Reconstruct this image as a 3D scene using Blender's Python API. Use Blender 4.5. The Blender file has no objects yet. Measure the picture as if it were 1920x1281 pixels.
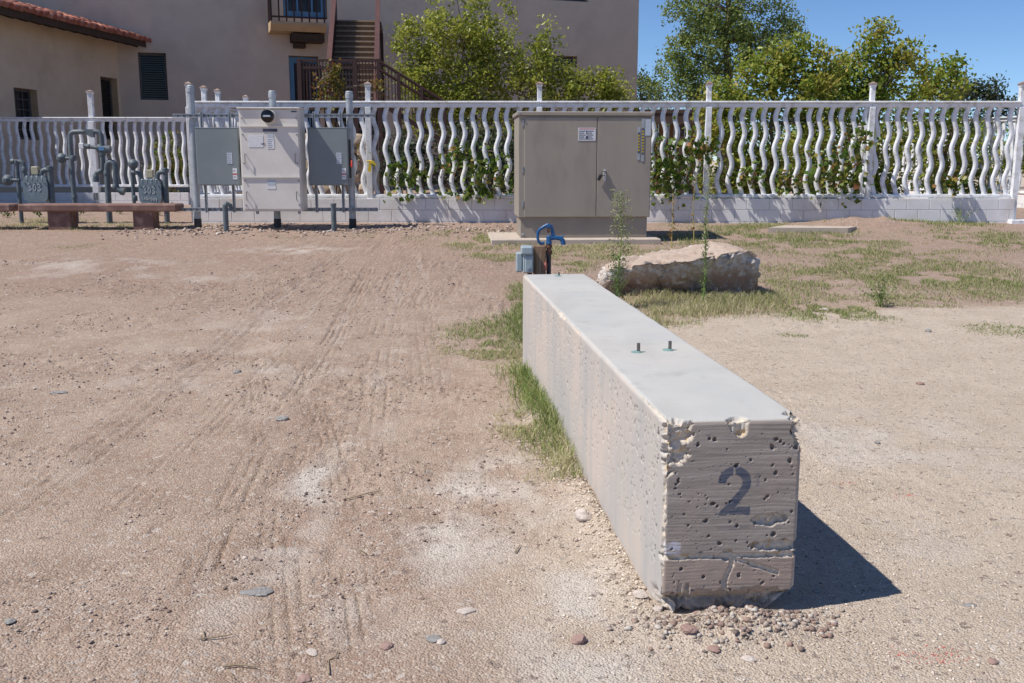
import bpy, bmesh, math, random
import numpy as np
from mathutils import Vector, Matrix
R = math.radians
random.seed(7); rng = np.random.default_rng(7)
scene = bpy.context.scene
col = scene.collection
# ------------------------------------------------------------------ camera, sky, sun, exposure
EYE = 1.5; PITCH = R(10.3); FPX = 1866.7
cam_d = bpy.data.cameras.new('camera'); cam = bpy.data.objects.new('camera', cam_d); col.objects.link(cam)
cam.location = (0, 0, EYE); cam.rotation_euler = (R(90) - PITCH, 0, 0)
cam_d.sensor_width = 36.0; cam_d.lens = 35.0; cam_d.clip_start = 0.05; cam_d.clip_end = 5000
scene.camera = cam
SUN = Vector((-0.54, -0.18, 0.822)).normalized()
world = bpy.data.worlds.new('World'); scene.world = world; world.use_nodes = True
wn = world.node_tree; wn.nodes.clear()
sky = wn.nodes.new('ShaderNodeTexSky'); sky.sky_type = 'NISHITA'; sky.sun_disc = False
sky.sun_elevation = math.asin(SUN.z); sky.sun_rotation = math.atan2(SUN.x, SUN.y)
sky.altitude = 3000; sky.air_density = 1.0; sky.dust_density = 0.0; sky.ozone_density = 8.0
bg = wn.nodes.new('ShaderNodeBackground'); bg.inputs['Strength'].default_value = 0.115
wo = wn.nodes.new('ShaderNodeOutputWorld')
wn.links.new(sky.outputs[0], bg.inputs[0]); wn.links.new(bg.outputs[0], wo.inputs[0])
sun_d = bpy.data.lights.new('sun', 'SUN'); sun_d.energy = 5.0; sun_d.angle = R(0.5); sun_d.color = (1.0, 0.94, 0.85)
sun = bpy.data.objects.new('sun', sun_d); col.objects.link(sun)
sun.rotation_euler = (-SUN).to_track_quat('-Z', 'Y').to_euler(); sun.location = (-20, -4, 30)
scene.view_settings.view_transform = 'Standard'; scene.view_settings.look = 'None'
scene.view_settings.exposure = 0.10; scene.view_settings.gamma = 1.0
scene.view_settings.use_curve_mapping = False

# ------------------------------------------------------------------ site survey helpers
def ray(px, py):
    r = (px - 960) / FPX; u = (640.5 - py) / FPX
    return r, math.cos(PITCH) + math.sin(PITCH) * u, -math.sin(PITCH) + math.cos(PITCH) * u
def P(px, py, Y):
    a, b, c = ray(px, py); t = Y / b
    return Vector((a * t, Y, EYE + c * t))
def sstep(a, b, x):
    t = np.clip((x - a) / (b - a), 0, 1); return t * t * (3 - 2 * t)
def gz0(x, y):
    y = np.asarray(y, float)
    return 0.045 * (np.sqrt((np.clip(y, -50, 17.8) - 8.5) ** 2 + 0.6) + (np.clip(y, -50, 17.8) - 8.5)) * 0.5 * 1.0
def G(px, py):
    a, b, c = ray(px, py); t = 3.0
    for _ in range(60):
        z = float(gz0(a * t, b * t)); t = t + 0.6 * ((z - EYE) / c - t)
    return Vector((a * t, b * t, float(gz0(a * t, b * t))))
# ------------------------------------------------------------------ numpy value noise
def _h(ix, iy, iz, s):
    n = (ix * 374761393 + iy * 668265263 + iz * 2147483647 + s * 974634777) & 0xFFFFFFFF
    n = ((n ^ (n >> 13)) * 1274126177) & 0xFFFFFFFF
    n = ((n ^ (n >> 16)) * 2246822519) & 0xFFFFFFFF
    return ((n ^ (n >> 15)) & 0xFFFFFF) / float(0xFFFFFF)
def vn(x, y, z, s=0):
    x = np.asarray(x, float); y = np.asarray(y, float) + 0 * x; z = np.asarray(z, float) + 0 * x
    fx, fy, fz = np.floor(x), np.floor(y), np.floor(z)
    ix, iy, iz = fx.astype(np.int64), fy.astype(np.int64), fz.astype(np.int64)
    u, v, w = x - fx, y - fy, z - fz
    u, v, w = u * u * (3 - 2 * u), v * v * (3 - 2 * v), w * w * (3 - 2 * w)
    def L(a, b, t): return a + (b - a) * t
    c = [[[_h(ix + i, iy + j, iz + k, s) for k in (0, 1)] for j in (0, 1)] for i in (0, 1)]
    return L(L(L(c[0][0][0], c[1][0][0], u), L(c[0][1][0], c[1][1][0], u), v),
             L(L(c[0][0][1], c[1][0][1], u), L(c[0][1][1], c[1][1][1], u), v), w) * 2 - 1
def fbm(x, y, z, o=4, s=0):
    r = 0; a = 1.0; t = 0
    for i in range(o):
        r = r + a * vn(x * 2 ** i + 17.3 * i, y * 2 ** i, z * 2 ** i, s + i); t += a; a *= 0.5
    return r / t
# ------------------------------------------------------------------ materials
def mat(name, c1, c2=None, rough=0.8, scale=6.0, bump=0.0, bscale=60.0, metal=0.0, detail=5, c3=None, s3=1.5, stretch=(1, 1, 1), trans=0.0, spec=0.4, lo=0.35, hi=0.65):
    m = bpy.data.materials.new(name); m.use_nodes = True; nt = m.node_tree; b = nt.nodes['Principled BSDF']
    b.inputs['Roughness'].default_value = rough; b.inputs['Metallic'].default_value = metal
    b.inputs['Specular IOR Level'].default_value = spec
    geo = nt.nodes.new('ShaderNodeNewGeometry'); mp = nt.nodes.new('ShaderNodeMapping'); mp.inputs['Scale'].default_value = stretch
    nt.links.new(geo.outputs['Position'], mp.inputs['Vector'])
    def noise(sc, dt=detail):
        n = nt.nodes.new('ShaderNodeTexNoise'); n.inputs['Scale'].default_value = sc; n.inputs['Detail'].default_value = dt
        nt.links.new(mp.outputs[0], n.inputs['Vector']); return n
    def mixc(fac, a, bb):
        x = nt.nodes.new('ShaderNodeMix'); x.data_type = 'RGBA'; nt.links.new(fac, x.inputs[0])
        for k, v in ((6, a), (7, bb)):
            if isinstance(v, tuple): x.inputs[k].default_value = (*v, 1)
            else: nt.links.new(v, x.inputs[k])
        return x.outputs[2]
    def ramp(sock, lo, hi):
        r = nt.nodes.new('ShaderNodeMapRange'); nt.links.new(sock, r.inputs[0]); r.inputs[1].default_value = lo; r.inputs[2].default_value = hi; return r.outputs[0]
    out = c1
    if c2 is not None: out = mixc(ramp(noise(scale).outputs[0], lo, hi), c1, c2)
    if c3 is not None: out = mixc(ramp(noise(s3).outputs[0], 0.5, 0.72), out, c3)
    if isinstance(out, tuple): b.inputs['Base Color'].default_value = (*out, 1)
    else: nt.links.new(out, b.inputs['Base Color'])
    if bump:
        bp = nt.nodes.new('ShaderNodeBump'); bp.inputs['Strength'].default_value = bump; bp.inputs['Distance'].default_value = 0.01
        nt.links.new(noise(bscale, 6).outputs[0], bp.inputs['Height']); nt.links.new(bp.outputs[0], b.inputs['Normal'])
    m['nt_noise'] = 1
    return m
def leaf_mat(name, cols, trans=0.35, rough=0.45):
    """leaf colour picked per leaf from the attribute 'tint' (0..1)"""
    m = bpy.data.materials.new(name); m.use_nodes = True; nt = m.node_tree; b = nt.nodes['Principled BSDF']
    at = nt.nodes.new('ShaderNodeAttribute'); at.attribute_name = 'tint'
    cr = nt.nodes.new('ShaderNodeValToRGB'); e = cr.color_ramp.elements
    while len(e) < len(cols): e.new(0.5)
    for i, c in enumerate(cols):
        e[i].position = i / max(1, len(cols) - 1); e[i].color = (*c, 1)
    nt.links.new(at.outputs['Fac'], cr.inputs[0]); nt.links.new(cr.outputs[0], b.inputs['Base Color'])
    b.inputs['Roughness'].default_value = rough; b.inputs['Specular IOR Level'].default_value = 0.35
    tr = nt.nodes.new('ShaderNodeBsdfTranslucent'); nt.links.new(cr.outputs[0], tr.inputs[0])
    mx = nt.nodes.new('ShaderNodeMixShader'); mx.inputs[0].default_value = trans
    nt.links.new(b.outputs[0], mx.inputs[1]); nt.links.new(tr.outputs[0], mx.inputs[2])
    nt.links.new(mx.outputs[0], nt.nodes['Material Output'].inputs[0])
    return m
M = {}
M['white'] = mat('white_paint', (.80, .82, .85), (.75, .77, .81), .55, 3, .25, 40, c3=(.52, .51, .49), s3=9)
M['white_rough'] = mat('rough_white_paint', (.72, .73, .74), (.60, .61, .62), .7, 20, .7, 90)
M['block'] = mat('painted_block', (.78, .78, .80), (.73, .73, .75), .85, 5, .6, 120, c3=(.66, .62, .59), s3=2.0)
M['mortar'] = mat('mortar', (.60, .60, .61), (.66, .66, .67), .9, 20, .4, 100)
M['cap'] = mat('rusty_cap', (.20, .12, .09), (.32, .26, .23), .7, 20)
M['galv'] = mat('galvanised_steel', (.33, .36, .39), (.43, .46, .49), .45, 9, .05, 60, metal=.3)
M['galv_dark'] = mat('dull_galvanised', (.22, .24, .26), (.32, .34, .36), .5, 12, metal=.5)
M['dark_tape'] = mat('black_wrap', (.03, .03, .035), (.06, .06, .06), .6)
M['panel'] = mat('pale_grey_panel', (.70, .67, .63), (.66, .63, .59), .45, 4, c3=(.62, .59, .55), s3=3)
M['grey_box'] = mat('grey_enamel', (.21, .24, .255), (.19, .22, .235), .42, 3)
M['cab'] = mat('taupe_enamel', (.335, .30, .255), (.315, .28, .238), .5, 3, c3=(.275, .245, .208), s3=5, stretch=(1, 1, .35))
M['cab_base'] = mat('taupe_base', (.30, .26, .22), (.27, .23, .195), .6, 5)
M['black'] = mat('black_plastic', (.015, .015, .018), (.03, .03, .03), .35)
M['glass'] = mat('dark_glass', (.008, .009, .011), None, .12, spec=.5)
M['label'] = mat('label_white', (.72, .73, .76), (.62, .64, .68), .5, 40)
M['ink'] = mat('label_ink', (.06, .07, .11), None, .6)
M['ink_pale'] = mat('pale_print', (.33, .35, .42), None, .6)
M['label_blue'] = mat('label_blue_grey', (.42, .48, .56), (.5, .55, .62), .5, 50)
M['red'] = mat('red_plastic', (.55, .05, .03), None, .4)
M['yellow'] = mat('yellow_tape', (.70, .52, .03), (.6, .42, .03), .5, 20)
M['bench'] = mat('red_concrete', (.205, .12, .10), (.16, .09, .078), .85, 8, .4, 80, c3=(.36, .24, .20), s3=5)
M['gas'] = mat('gas_pipe_grey', (.13, .16, .18), (.09, .115, .13), .55, 12, .2, 50)
M['gas_meter'] = mat('gas_meter_grey', (.20, .25, .28), (.16, .205, .235), .5, 10, .1, 60)
M['chalk'] = mat('chalk', (.75, .76, .76), None, .9)
M['brass'] = mat('index_glass', (.36, .34, .24), (.45, .42, .30), .3, 30)
M['stucco'] = mat('tan_stucco', (.60, .495, .405), (.56, .46, .375), .95, 2, .9, 30, c3=(.48, .395, .32), s3=.5)
M['stucco_wing'] = mat('wing_stucco', (.68, .545, .41), (.63, .50, .37), .95, 2, .6, 40, c3=(.55, .42, .30), s3=.9)
M['trim'] = mat('ochre_reveal', (.50, .36, .22), (.46, .33, .20), .9, 4)
M['tile'] = mat('clay_tile', (.42, .16, .11), (.30, .10, .07), .8, 5, .3, 40, c3=(.52, .26, .19), s3=3)
M['eave'] = mat('dark_eave_wood', (.045, .028, .02), (.07, .045, .03), .85, 8)
M['brown'] = mat('brown_painted_steel', (.050, .022, .019), (.038, .017, .015), .55, 6)
M['brown_rail'] = mat('brown_rail_top', (.115, .055, .05), (.095, .045, .04), .5, 6)
M['tread'] = mat('tan_step', (.38, .30, .23), (.32, .25, .19), .9, 10)
M['step_brown'] = mat('brown_riser', (.20, .145, .105), (.16, .115, .085), .9, 10)
M['blue_door'] = mat('blue_door', (.10, .24, .42), (.08, .20, .36), .5, 4)
M['blind'] = mat('blind_slat', (.30, .33, .38), None, .6)
M['dark_window'] = mat('dark_louvre', (.024, .024, .026), (.034, .034, .036), .85, spec=.1)
M['win_frame'] = mat('window_frame', (.09, .085, .085), (.11, .1, .1), .6)
M['pane'] = mat('window_pane', (.02, .022, .026), None, .15, spec=.4)
M['hyd'] = mat('hydrant_blue', (.018, .10, .26), (.014, .075, .20), .35, 20, .15, 90)
M['rust'] = mat('rusty_iron', (.10, .045, .03), (.16, .08, .05), .8, 60)
M['pipe_black'] = mat('black_pipe', (.03, .033, .038), (.05, .05, .055), .5, 30)
M['outlet'] = mat('outlet_grey', (.33, .40, .44), (.29, .36, .40), .45, 12)
M['wood'] = mat('weathered_wood', (.26, .17, .11), (.15, .095, .06), .9, 22, .6, 60, stretch=(3, 3, .18), c3=(.33, .25, .18), s3=9)
M['pink'] = mat('faded_red_float', (.55, .20, .15), (.45, .15, .11), .6, 30)
M['pad'] = mat('concrete_pad', (.50, .43, .37), (.44, .37, .31), .9, 5, .3, 90)
M['steel_bolt'] = mat('bolt_steel', (.22, .21, .20), (.15, .14, .13), .4, 80, metal=.8)
M['washer'] = mat('verdigris_washer', (.20, .33, .32), (.16, .26, .25), .6, 60)
M['stone_wall'] = mat('tan_rubble', (.46, .37, .27), (.34, .26, .19), .95, 5, .8, 18)
M['bark'] = mat('bark', (.20, .16, .125), (.13, .10, .08), .95, 14, .6, 40)
M['twig'] = mat('dry_twig', (.34, .27, .19), (.24, .18, .12), .9, 30)
M['stem_green'] = mat('green_stem', (.16, .25, .07), (.20, .26, .08), .7, 10)
M['stem_dry'] = mat('yellow_stem', (.42, .36, .11), (.34, .27, .10), .8, 10)
M['slate'] = mat('slate_stone', (.20, .195, .19), (.31, .30, .29), .9, 40, .6, 90)
M['stone_pale'] = mat('pale_stone', (.52, .46, .42), (.42, .36, .32), .9, 16, .4, 60)
M['stone_red'] = mat('reddish_stone', (.34, .23, .20), (.27, .18, .155), .9, 16, .4, 60)
M['pergola'] = mat('dark_roof_wood', (.07, .045, .035), (.10, .065, .05), .9, 6)
M['fascia'] = mat('tan_wood_fascia', (.34, .20, .11), (.28, .16, .09), .9, 6)

# ------------------------------------------------------------------ mesh builder
W = {}
def tag(o, label=None, cat=None, group=None, kind=None):
    if label: o['label'] = label
    if cat: o['category'] = cat
    if group: o['group'] = group
    if kind: o['kind'] = kind
    return o
def empty(name, loc, label, cat, group=None):
    o = bpy.data.objects.new(name, None); col.objects.link(o); o.location = loc; o.empty_display_size = .1
    W[o] = Vector(loc); return tag(o, label, cat, group)
def link(name, me, parent=None, loc=None, m=None):
    o = bpy.data.objects.new(name, me); col.objects.link(o)
    if m is not None and not me.materials: me.materials.append(m)
    w = Vector(loc) if loc is not None else Vector((0, 0, 0))
    if parent is not None: o.parent = parent; o.location = w - W[parent]
    else: o.location = w
    W[o] = w
    return o
def np_mesh(name, V, F, smooth=False):
    V = np.asarray(V, np.float32); F = np.asarray(F, np.int32)
    me = bpy.data.meshes.new(name); n = F.shape[1]
    me.vertices.add(len(V)); me.vertices.foreach_set('co', V.ravel())
    me.loops.add(F.size); me.loops.foreach_set('vertex_index', F.ravel())
    me.polygons.add(len(F)); me.polygons.foreach_set('loop_start', np.arange(0, F.size, n, dtype=np.int32))
    me.polygons.foreach_set('loop_total', np.full(len(F), n, np.int32))
    if smooth: me.polygons.foreach_set('use_smooth', np.ones(len(F), bool))
    me.update(calc_edges=True); return me
class MB:
    def __init__(s): s.v = []; s.f = []
    def add(s, vs, fs):
        k = len(s.v); s.v += [tuple(v) for v in vs]; s.f += [tuple(i + k for i in f) for f in fs]; return s
    def box(s, a, b, mtx=None, ch=0.0):
        x0, y0, z0 = (min(a[i], b[i]) for i in range(3)); x1, y1, z1 = (max(a[i], b[i]) for i in range(3))
        if ch <= 0:
            vs = [(x, y, z) for x in (x0, x1) for y in (y0, y1) for z in (z0, z1)]
            fs = [(0, 1, 3, 2), (4, 6, 7, 5), (0, 4, 5, 1), (2, 3, 7, 6), (0, 2, 6, 4), (1, 5, 7, 3)]
        else:
            bm = bmesh.new(); bmesh.ops.create_cube(bm, size=1)
            for v in bm.verts: v.co = Vector((x0 + (v.co.x + .5) * (x1 - x0), y0 + (v.co.y + .5) * (y1 - y0), z0 + (v.co.z + .5) * (z1 - z0)))
            bmesh.ops.bevel(bm, geom=bm.edges[:], offset=ch, segments=1, affect='EDGES')
            bm.verts.index_update(); vs = [v.co.copy() for v in bm.verts]; fs = [[v.index for v in f.verts] for f in bm.faces]; bm.free()
        if mtx is not None: vs = [mtx @ Vector(v) for v in vs]
        return s.add(vs, fs)
    def tube(s, pts, r, n=10, caps=True):
        pts = [Vector(p) for p in pts]; rr = r if isinstance(r, (list, tuple)) else [r] * len(pts)
        vs = []; fs = []; up = None
        for i, p in enumerate(pts):
            d = (pts[min(i + 1, len(pts) - 1)] - pts[max(i - 1, 0)]).normalized()
            if up is None: up = d.orthogonal().normalized()
            else: up = (up - d * up.dot(d)); up = up.normalized() if up.length > 1e-6 else d.orthogonal().normalized()
            w = d.cross(up)
            for k in range(n):
                a = 2 * math.pi * k / n; vs.append(p + (up * math.cos(a) + w * math.sin(a)) * rr[i])
        for i in range(len(pts) - 1):
            for k in range(n): fs.append((i * n + k, i * n + (k + 1) % n, (i + 1) * n + (k + 1) % n, (i + 1) * n + k))
        if caps: fs.append(tuple(range(n))[::-1]); fs.append(tuple((len(pts) - 1) * n + k for k in range(n)))
        return s.add(vs, fs)
    def lathe(s, c, axis, prof, n=16):
        """prof: list of (distance along axis, radius)"""
        ax = Vector(axis).normalized(); c = Vector(c)
        return s.tube2([c + ax * d for d, _ in prof], [max(r, 1e-4) for _, r in prof], ax, n)
    def tube2(s, pts, rr, ax, n):
        up = ax.orthogonal().normalized(); w = ax.cross(up); vs = []; fs = []
        for p, r in zip(pts, rr):
            for k in range(n):
                a = 2 * math.pi * k / n; vs.append(p + (up * math.cos(a) + w * math.sin(a)) * r)
        for i in range(len(pts) - 1):
            for k in range(n): fs.append((i * n + k, i * n + (k + 1) % n, (i + 1) * n + (k + 1) % n, (i + 1) * n + k))
        fs.append(tuple(range(n))[::-1]); fs.append(tuple((len(pts) - 1) * n + k for k in range(n)))
        return s.add(vs, fs)
    def prism(s, poly, thick, mtx=None):
        """poly in local XZ, extruded along +Y by thick"""
        n = len(poly); vs = [(x, 0, z) for x, z in poly] + [(x, thick, z) for x, z in poly]
        fs = [tuple(range(n)), tuple(range(2 * n - 1, n - 1, -1))] + [(i, i + n, (i + 1) % n + n, (i + 1) % n) for i in range(n)]
        if mtx is not None: vs = [mtx @ Vector(v) for v in vs]
        return s.add(vs, fs)
    def mesh(s, name, off=(0, 0, 0), smooth=False):
        me = bpy.data.meshes.new(name); o = Vector(off)
        me.from_pydata([tuple(Vector(v) - o) for v in s.v], [], s.f); me.update()
        bm = bmesh.new(); bm.from_mesh(me); bmesh.ops.recalc_face_normals(bm, faces=bm.faces[:]); bm.to_mesh(me); bm.free()
        if smooth: me.polygons.foreach_set('use_smooth', np.ones(len(me.polygons), bool)); 
        return me
    def build(s, name, m, parent=None, smooth=False):
        """vertices are world coordinates"""
        off = W[parent] if parent is not None else Vector(s.v[0]) * 0
        me = s.mesh(name, off, smooth); me.materials.append(m)
        o = bpy.data.objects.new(name, me); col.objects.link(o)
        if parent is not None: o.parent = parent; W[o] = W[parent].copy()
        else: W[o] = Vector((0, 0, 0))
        if smooth:
            try: me.set_sharp_from_angle(angle=R(40))
            except Exception: pass
        return o
def thing(name, label, cat, mb, m, base, group=None, smooth=False):
    """a thing that is one mesh, its origin at its base"""
    me = mb.mesh(name, base, smooth); me.materials.append(m); o = bpy.data.objects.new(name, me); col.objects.link(o)
    if smooth:
        try: me.set_sharp_from_angle(angle=R(40))
        except Exception: pass
    o.location = base; W[o] = Vector(base); return tag(o, label, cat, group)
def frame(origin, ux):
    """matrix with local x along ux (horizontal), y = away, z up"""
    ux = Vector((ux[0], ux[1], 0)).normalized(); uy = Vector((-ux.y, ux.x, 0))
    m = Matrix.Identity(4)
    for i in range(3): m[i][0] = ux[i]; m[i][1] = uy[i]; m[i][2] = (0, 0, 1)[i]; m[i][3] = origin[i]
    return m

# ------------------------------------------------------------------ barrier frame (needed by the ground)
B_U = Vector((0.9952, 0.098, 0)); B_V = Vector((-0.098, 0.9952, 0)); B_W = 0.46; B_L = 4.20; B_H = 0.68
B_O = Vector((0.719, 3.108, 0))           # middle of the front face at ground level
B_MTX = frame(B_O, B_U)

# ------------------------------------------------------------------ ground
def px_poly(pts): return [G(a, b) for a, b in pts]
TRACKS = [  # surveyed on the lot: polyline, half width, groove depth, number of ribs
    ([(705, 1330), (665, 1080), (640, 900), (612, 800), (575, 725), (500, 650)], .085, .011, 4), ([(560, 1330), (535, 1080), (540, 900), (600, 700), (650, 590), (700, 500), (720, 455)], .10, .008, 4),
    ([(290, 1330), (330, 1190), (405, 1005), (480, 850), (560, 730), (640, 600), (690, 500)], .075, .012, 3), ([(500, 860), (487, 740), (470, 650)], .09, .013, 4),
    ([(-60, 1010), (150, 860), (330, 720), (470, 600), (560, 535), (650, 470)], .15, .009, 4), ([(60, 1180), (240, 960), (400, 790), (520, 660), (600, 560), (660, 490)], .11, .007, 4),
    ([(-40, 770), (50, 682), (140, 620), (260, 540)], .12, .010, 4), ([(205, 1160), (222, 1040), (232, 980)], .06, .012, 3),
    ([(690, 900), (700, 760), (715, 640), (740, 540), (770, 470)], .15, .009, 4), ([(820, 760), (800, 640), (790, 540), (785, 470)], .14, .006, 4)]
TRACKS = [(px_poly(p), w, d, n) for p, w, d, n in TRACKS]
RUTS = [(px_poly([(230, 850), (400, 700), (545, 555), (640, 490)]), .20, .012), (px_poly([(560, 1281), (560, 1000), (590, 850)]), .25, .01)]
def poly_dist(x, y, pts):
    best = np.full(x.shape, 1e9); lat = np.zeros(x.shape); along = np.zeros(x.shape); acc = 0
    for a, b in zip(pts[:-1], pts[1:]):
        d = Vector((b.x - a.x, b.y - a.y)); L = d.length; d /= L
        rx, ry = x - a.x, y - a.y; t = rx * d.x + ry * d.y; l = rx * d.y - ry * d.x
        tc = np.clip(t, 0, L); dist = np.hypot(rx - tc * d.x, ry - tc * d.y)
        k = dist < best; best = np.where(k, dist, best); lat = np.where(k, l, lat); along = np.where(k, acc + tc, along); acc += L
    return best, lat, along, acc
def ground_h(x, y, fine=True):
    x = np.asarray(x, float); y = np.asarray(y, float); shp = np.broadcast(x, y).shape
    x = np.broadcast_to(x, shp).ravel(); y = np.broadcast_to(y, shp).ravel()
    z = gz0(x, y)
    near = (np.abs(x) < 16) & (y > 0) & (y < 22)
    xs, ys = x[near], y[near]; h = np.zeros(len(xs))
    h += .018 * fbm(xs * .7, ys * .7, 0, 3, 3) * sstep(0, 4, ys)
    # disturbed soil along the electrical rack and the mound by the fence
    h += .05 * np.clip(fbm(xs * 2.2, ys * 2.2, 0, 4, 9) + .25, 0, 1) * np.exp(-((ys - 16.6) / .8) ** 2) * sstep(-7, -5.5, xs) * (1 - sstep(-1.5, .2, xs))
    c = G(1660, 432); h += .14 * np.exp(-((xs - c.x) / 1.0) ** 2 - ((ys - c.y - .6) / .5) ** 2) * (1 + .5 * fbm(xs * 5, ys * 5, 0, 3, 4))
    # barrier: soil heaped at its foot and hollow
    lx = (xs - B_O.x) * B_U.x + (ys - B_O.y) * B_U.y; ly = (xs - B_O.x) * B_V.x + (ys - B_O.y) * B_V.y
    h += .045 * np.exp(-((lx + .02) / .20) ** 2 - ((ly + .10) / .10) ** 2) * (1 + .8 * fbm(xs * 14, ys * 14, 0, 3, 6))
    h += .03 * np.exp(-((lx + .27) / .07) ** 2) * sstep(-.1, .2, ly) * (1 - sstep(3.6, 4.1, ly)) * (1 + fbm(xs * 6, ys * 6, 0, 3, 8))
    for pts, w, d in RUTS:
        dist, lat, al, acc = poly_dist(xs, ys, pts); h += -d * np.exp(-(dist / w) ** 2) + .5 * d * np.exp(-((dist - w * 1.5) / (w * .5)) ** 2)
    for pts, w, d, n in TRACKS:
        dist, lat, al, acc = poly_dist(xs, ys, pts); ins = (1 - sstep(w * .85, w * 1.15, dist))
        ins = ins * sstep(-.28, .12, fbm(xs * 3.0, ys * 1.6, 0, 3, 21)) * sstep(0, .35, al) * sstep(0, .35, acc - al)
        h += ins * (-d * .25 - d * 1.15 * sstep(-.35, .1, fbm(xs * 9, ys * 9, 2, 2, 27)) * (np.cos(lat / w * math.pi * n + .25 * np.sin(al * 3)) > .80) - d * .15 * (np.cos(al * 2 * math.pi / .05) > .7))
    if fine:
        rough = sstep(-.35, .55, fbm(xs * 1.1 + 5, ys * 1.1, 0, 3, 12))
        cl = fbm(xs * 16, ys * 16, 0, 3, 30)
        left = 1 - sstep(.2, .9, xs - .12 * ys * 0)
        h += (.004 + .020 * rough * np.where(xs < .6, 1, .35)) * cl * (.55 + .45 * sstep(1, 6, ys))
        h += .010 * np.clip(fbm(xs * 26, ys * 26, 0, 3, 36) - .05, 0, 1) * (.25 + rough) * np.where(xs < .5, 1, .5)
        h += .009 * np.clip(fbm(xs * 42, ys * 42, 0, 2, 33) - .10, 0, 1) * rough
    z = z.copy(); z[near] += h
    return z.reshape(shp)
def axis_lines(dens, lim, far):
    a = [0.0]; 
    while a[-1] < lim: a.append(a[-1] + dens(a[-1]))
    while a[-1] < far: a.append(a[-1] * 1.35 + .5)
    return np.array(a)
xp = axis_lines(lambda v: .0085 if v < 1.5 else .0085 + (v - 1.5) * .011, 12, 900); gx = np.concatenate([-xp[:0:-1], xp])
yl = [1.45]
while yl[-1] < 19: yl.append(yl[-1] + .0075 * yl[-1] * (1 if yl[-1] < 9 else 1.4))
while yl[-1] < 2500: yl.append(yl[-1] * 1.25)
gy = np.array([-300, -60, -12, -3, 0, .8, 1.2] + yl)
GX, GY = np.meshgrid(gx, gy); GZ = ground_h(GX, GY)
nx, ny = len(gx), len(gy); idx = np.arange(nx * ny).reshape(ny, nx)
gf = np.stack([idx[:-1, :-1], idx[:-1, 1:], idx[1:, 1:], idx[1:, :-1]], -1).reshape(-1, 4)
gme = np_mesh('ground', np.stack([GX, GY, GZ], -1).reshape(-1, 3), gf, True)
# soil colour masks: r = beige gravel sand, g = white dust, b = red earth
xs, ys = GX.ravel(), GY.ravel()
wob = .55 * fbm(xs * .9, ys * .9, 0, 4, 40)
edge = np.interp(ys, [1, 3, 4.5, 6.5, 8.5, 9.5, 10.5, 13, 20], [-.15, -.05, .05, .15, .3, 2.2, 9, 20, 20])
sand = sstep(-.35, .45, xs - edge + wob * .6)
dust = np.zeros(len(xs))
for (px, py, rx, ry, s) in [(1080, 1150, 110, 130, 1.0), (560, 960, 60, 150, .95), (950, 930, 150, 80, .8), (860, 1010, 150, 100, .7), (640, 1130, 60, 90, .5), (1620, 830, 300, 60, .6), (420, 700, 260, 40, .35), (120, 500, 260, 22, .42), (330, 520, 160, 12, .4), (560, 470, 120, 8, .6), (90, 1120, 60, 30, .4), (1700, 1000, 160, 70, .35), (460, 620, 200, 50, .3), (720, 690, 30, 80, .5), (800, 1150, 200, 100, .25)]:
    c = G(px, py); rX = rx * c.y / FPX; n0 = G(px, max(py - ry, 440)).y; n1 = G(px, py + ry).y; rY = max(.12, .5 * abs(n0 - n1))
    dust = np.maximum(dust, s * np.exp(-((xs - c.x) / rX) ** 2 - ((ys - c.y) / rY) ** 2))
dust = np.clip(dust * (.62 + 2.0 * fbm(xs * 4.1, ys * 4.1, 0, 6, 44)), 0, 1)
red = np.clip(sstep(8.0, 13.0, ys) * .8 + .35 * sstep(0, .5, fbm(xs * .8, ys * .8, 3, 4, 47)) * (xs < .3), 0, 1) * (1 - .7 * sand * (ys < 9))
for pts, w, d, n in TRACKS:
    dist, lat, al, acc = poly_dist(xs, ys, pts); stk = (1 - sstep(w * .4, w * 1.5, dist)) * sstep(0, .5, al) * sstep(0, .5, acc - al); dust = np.maximum(dust, .33 * stk * sstep(.0, .5, fbm(lat * 14, al * 1.2, 1, 3, 26)))
    red = np.maximum(red, .5 * (1 - sstep(w * .4, w * 1.7, dist)) * sstep(-.1, .4, fbm(xs * 2.5, ys * 1.5, 0, 3, 23)) * sstep(0, .3, al) * sstep(0, .3, acc - al))
ca = gme.attributes.new('soil', 'FLOAT_COLOR', 'POINT')
ca.data.foreach_set('color', np.stack([sand, dust, red, np.ones(len(xs))], -1).astype(np.float32).ravel())
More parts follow.
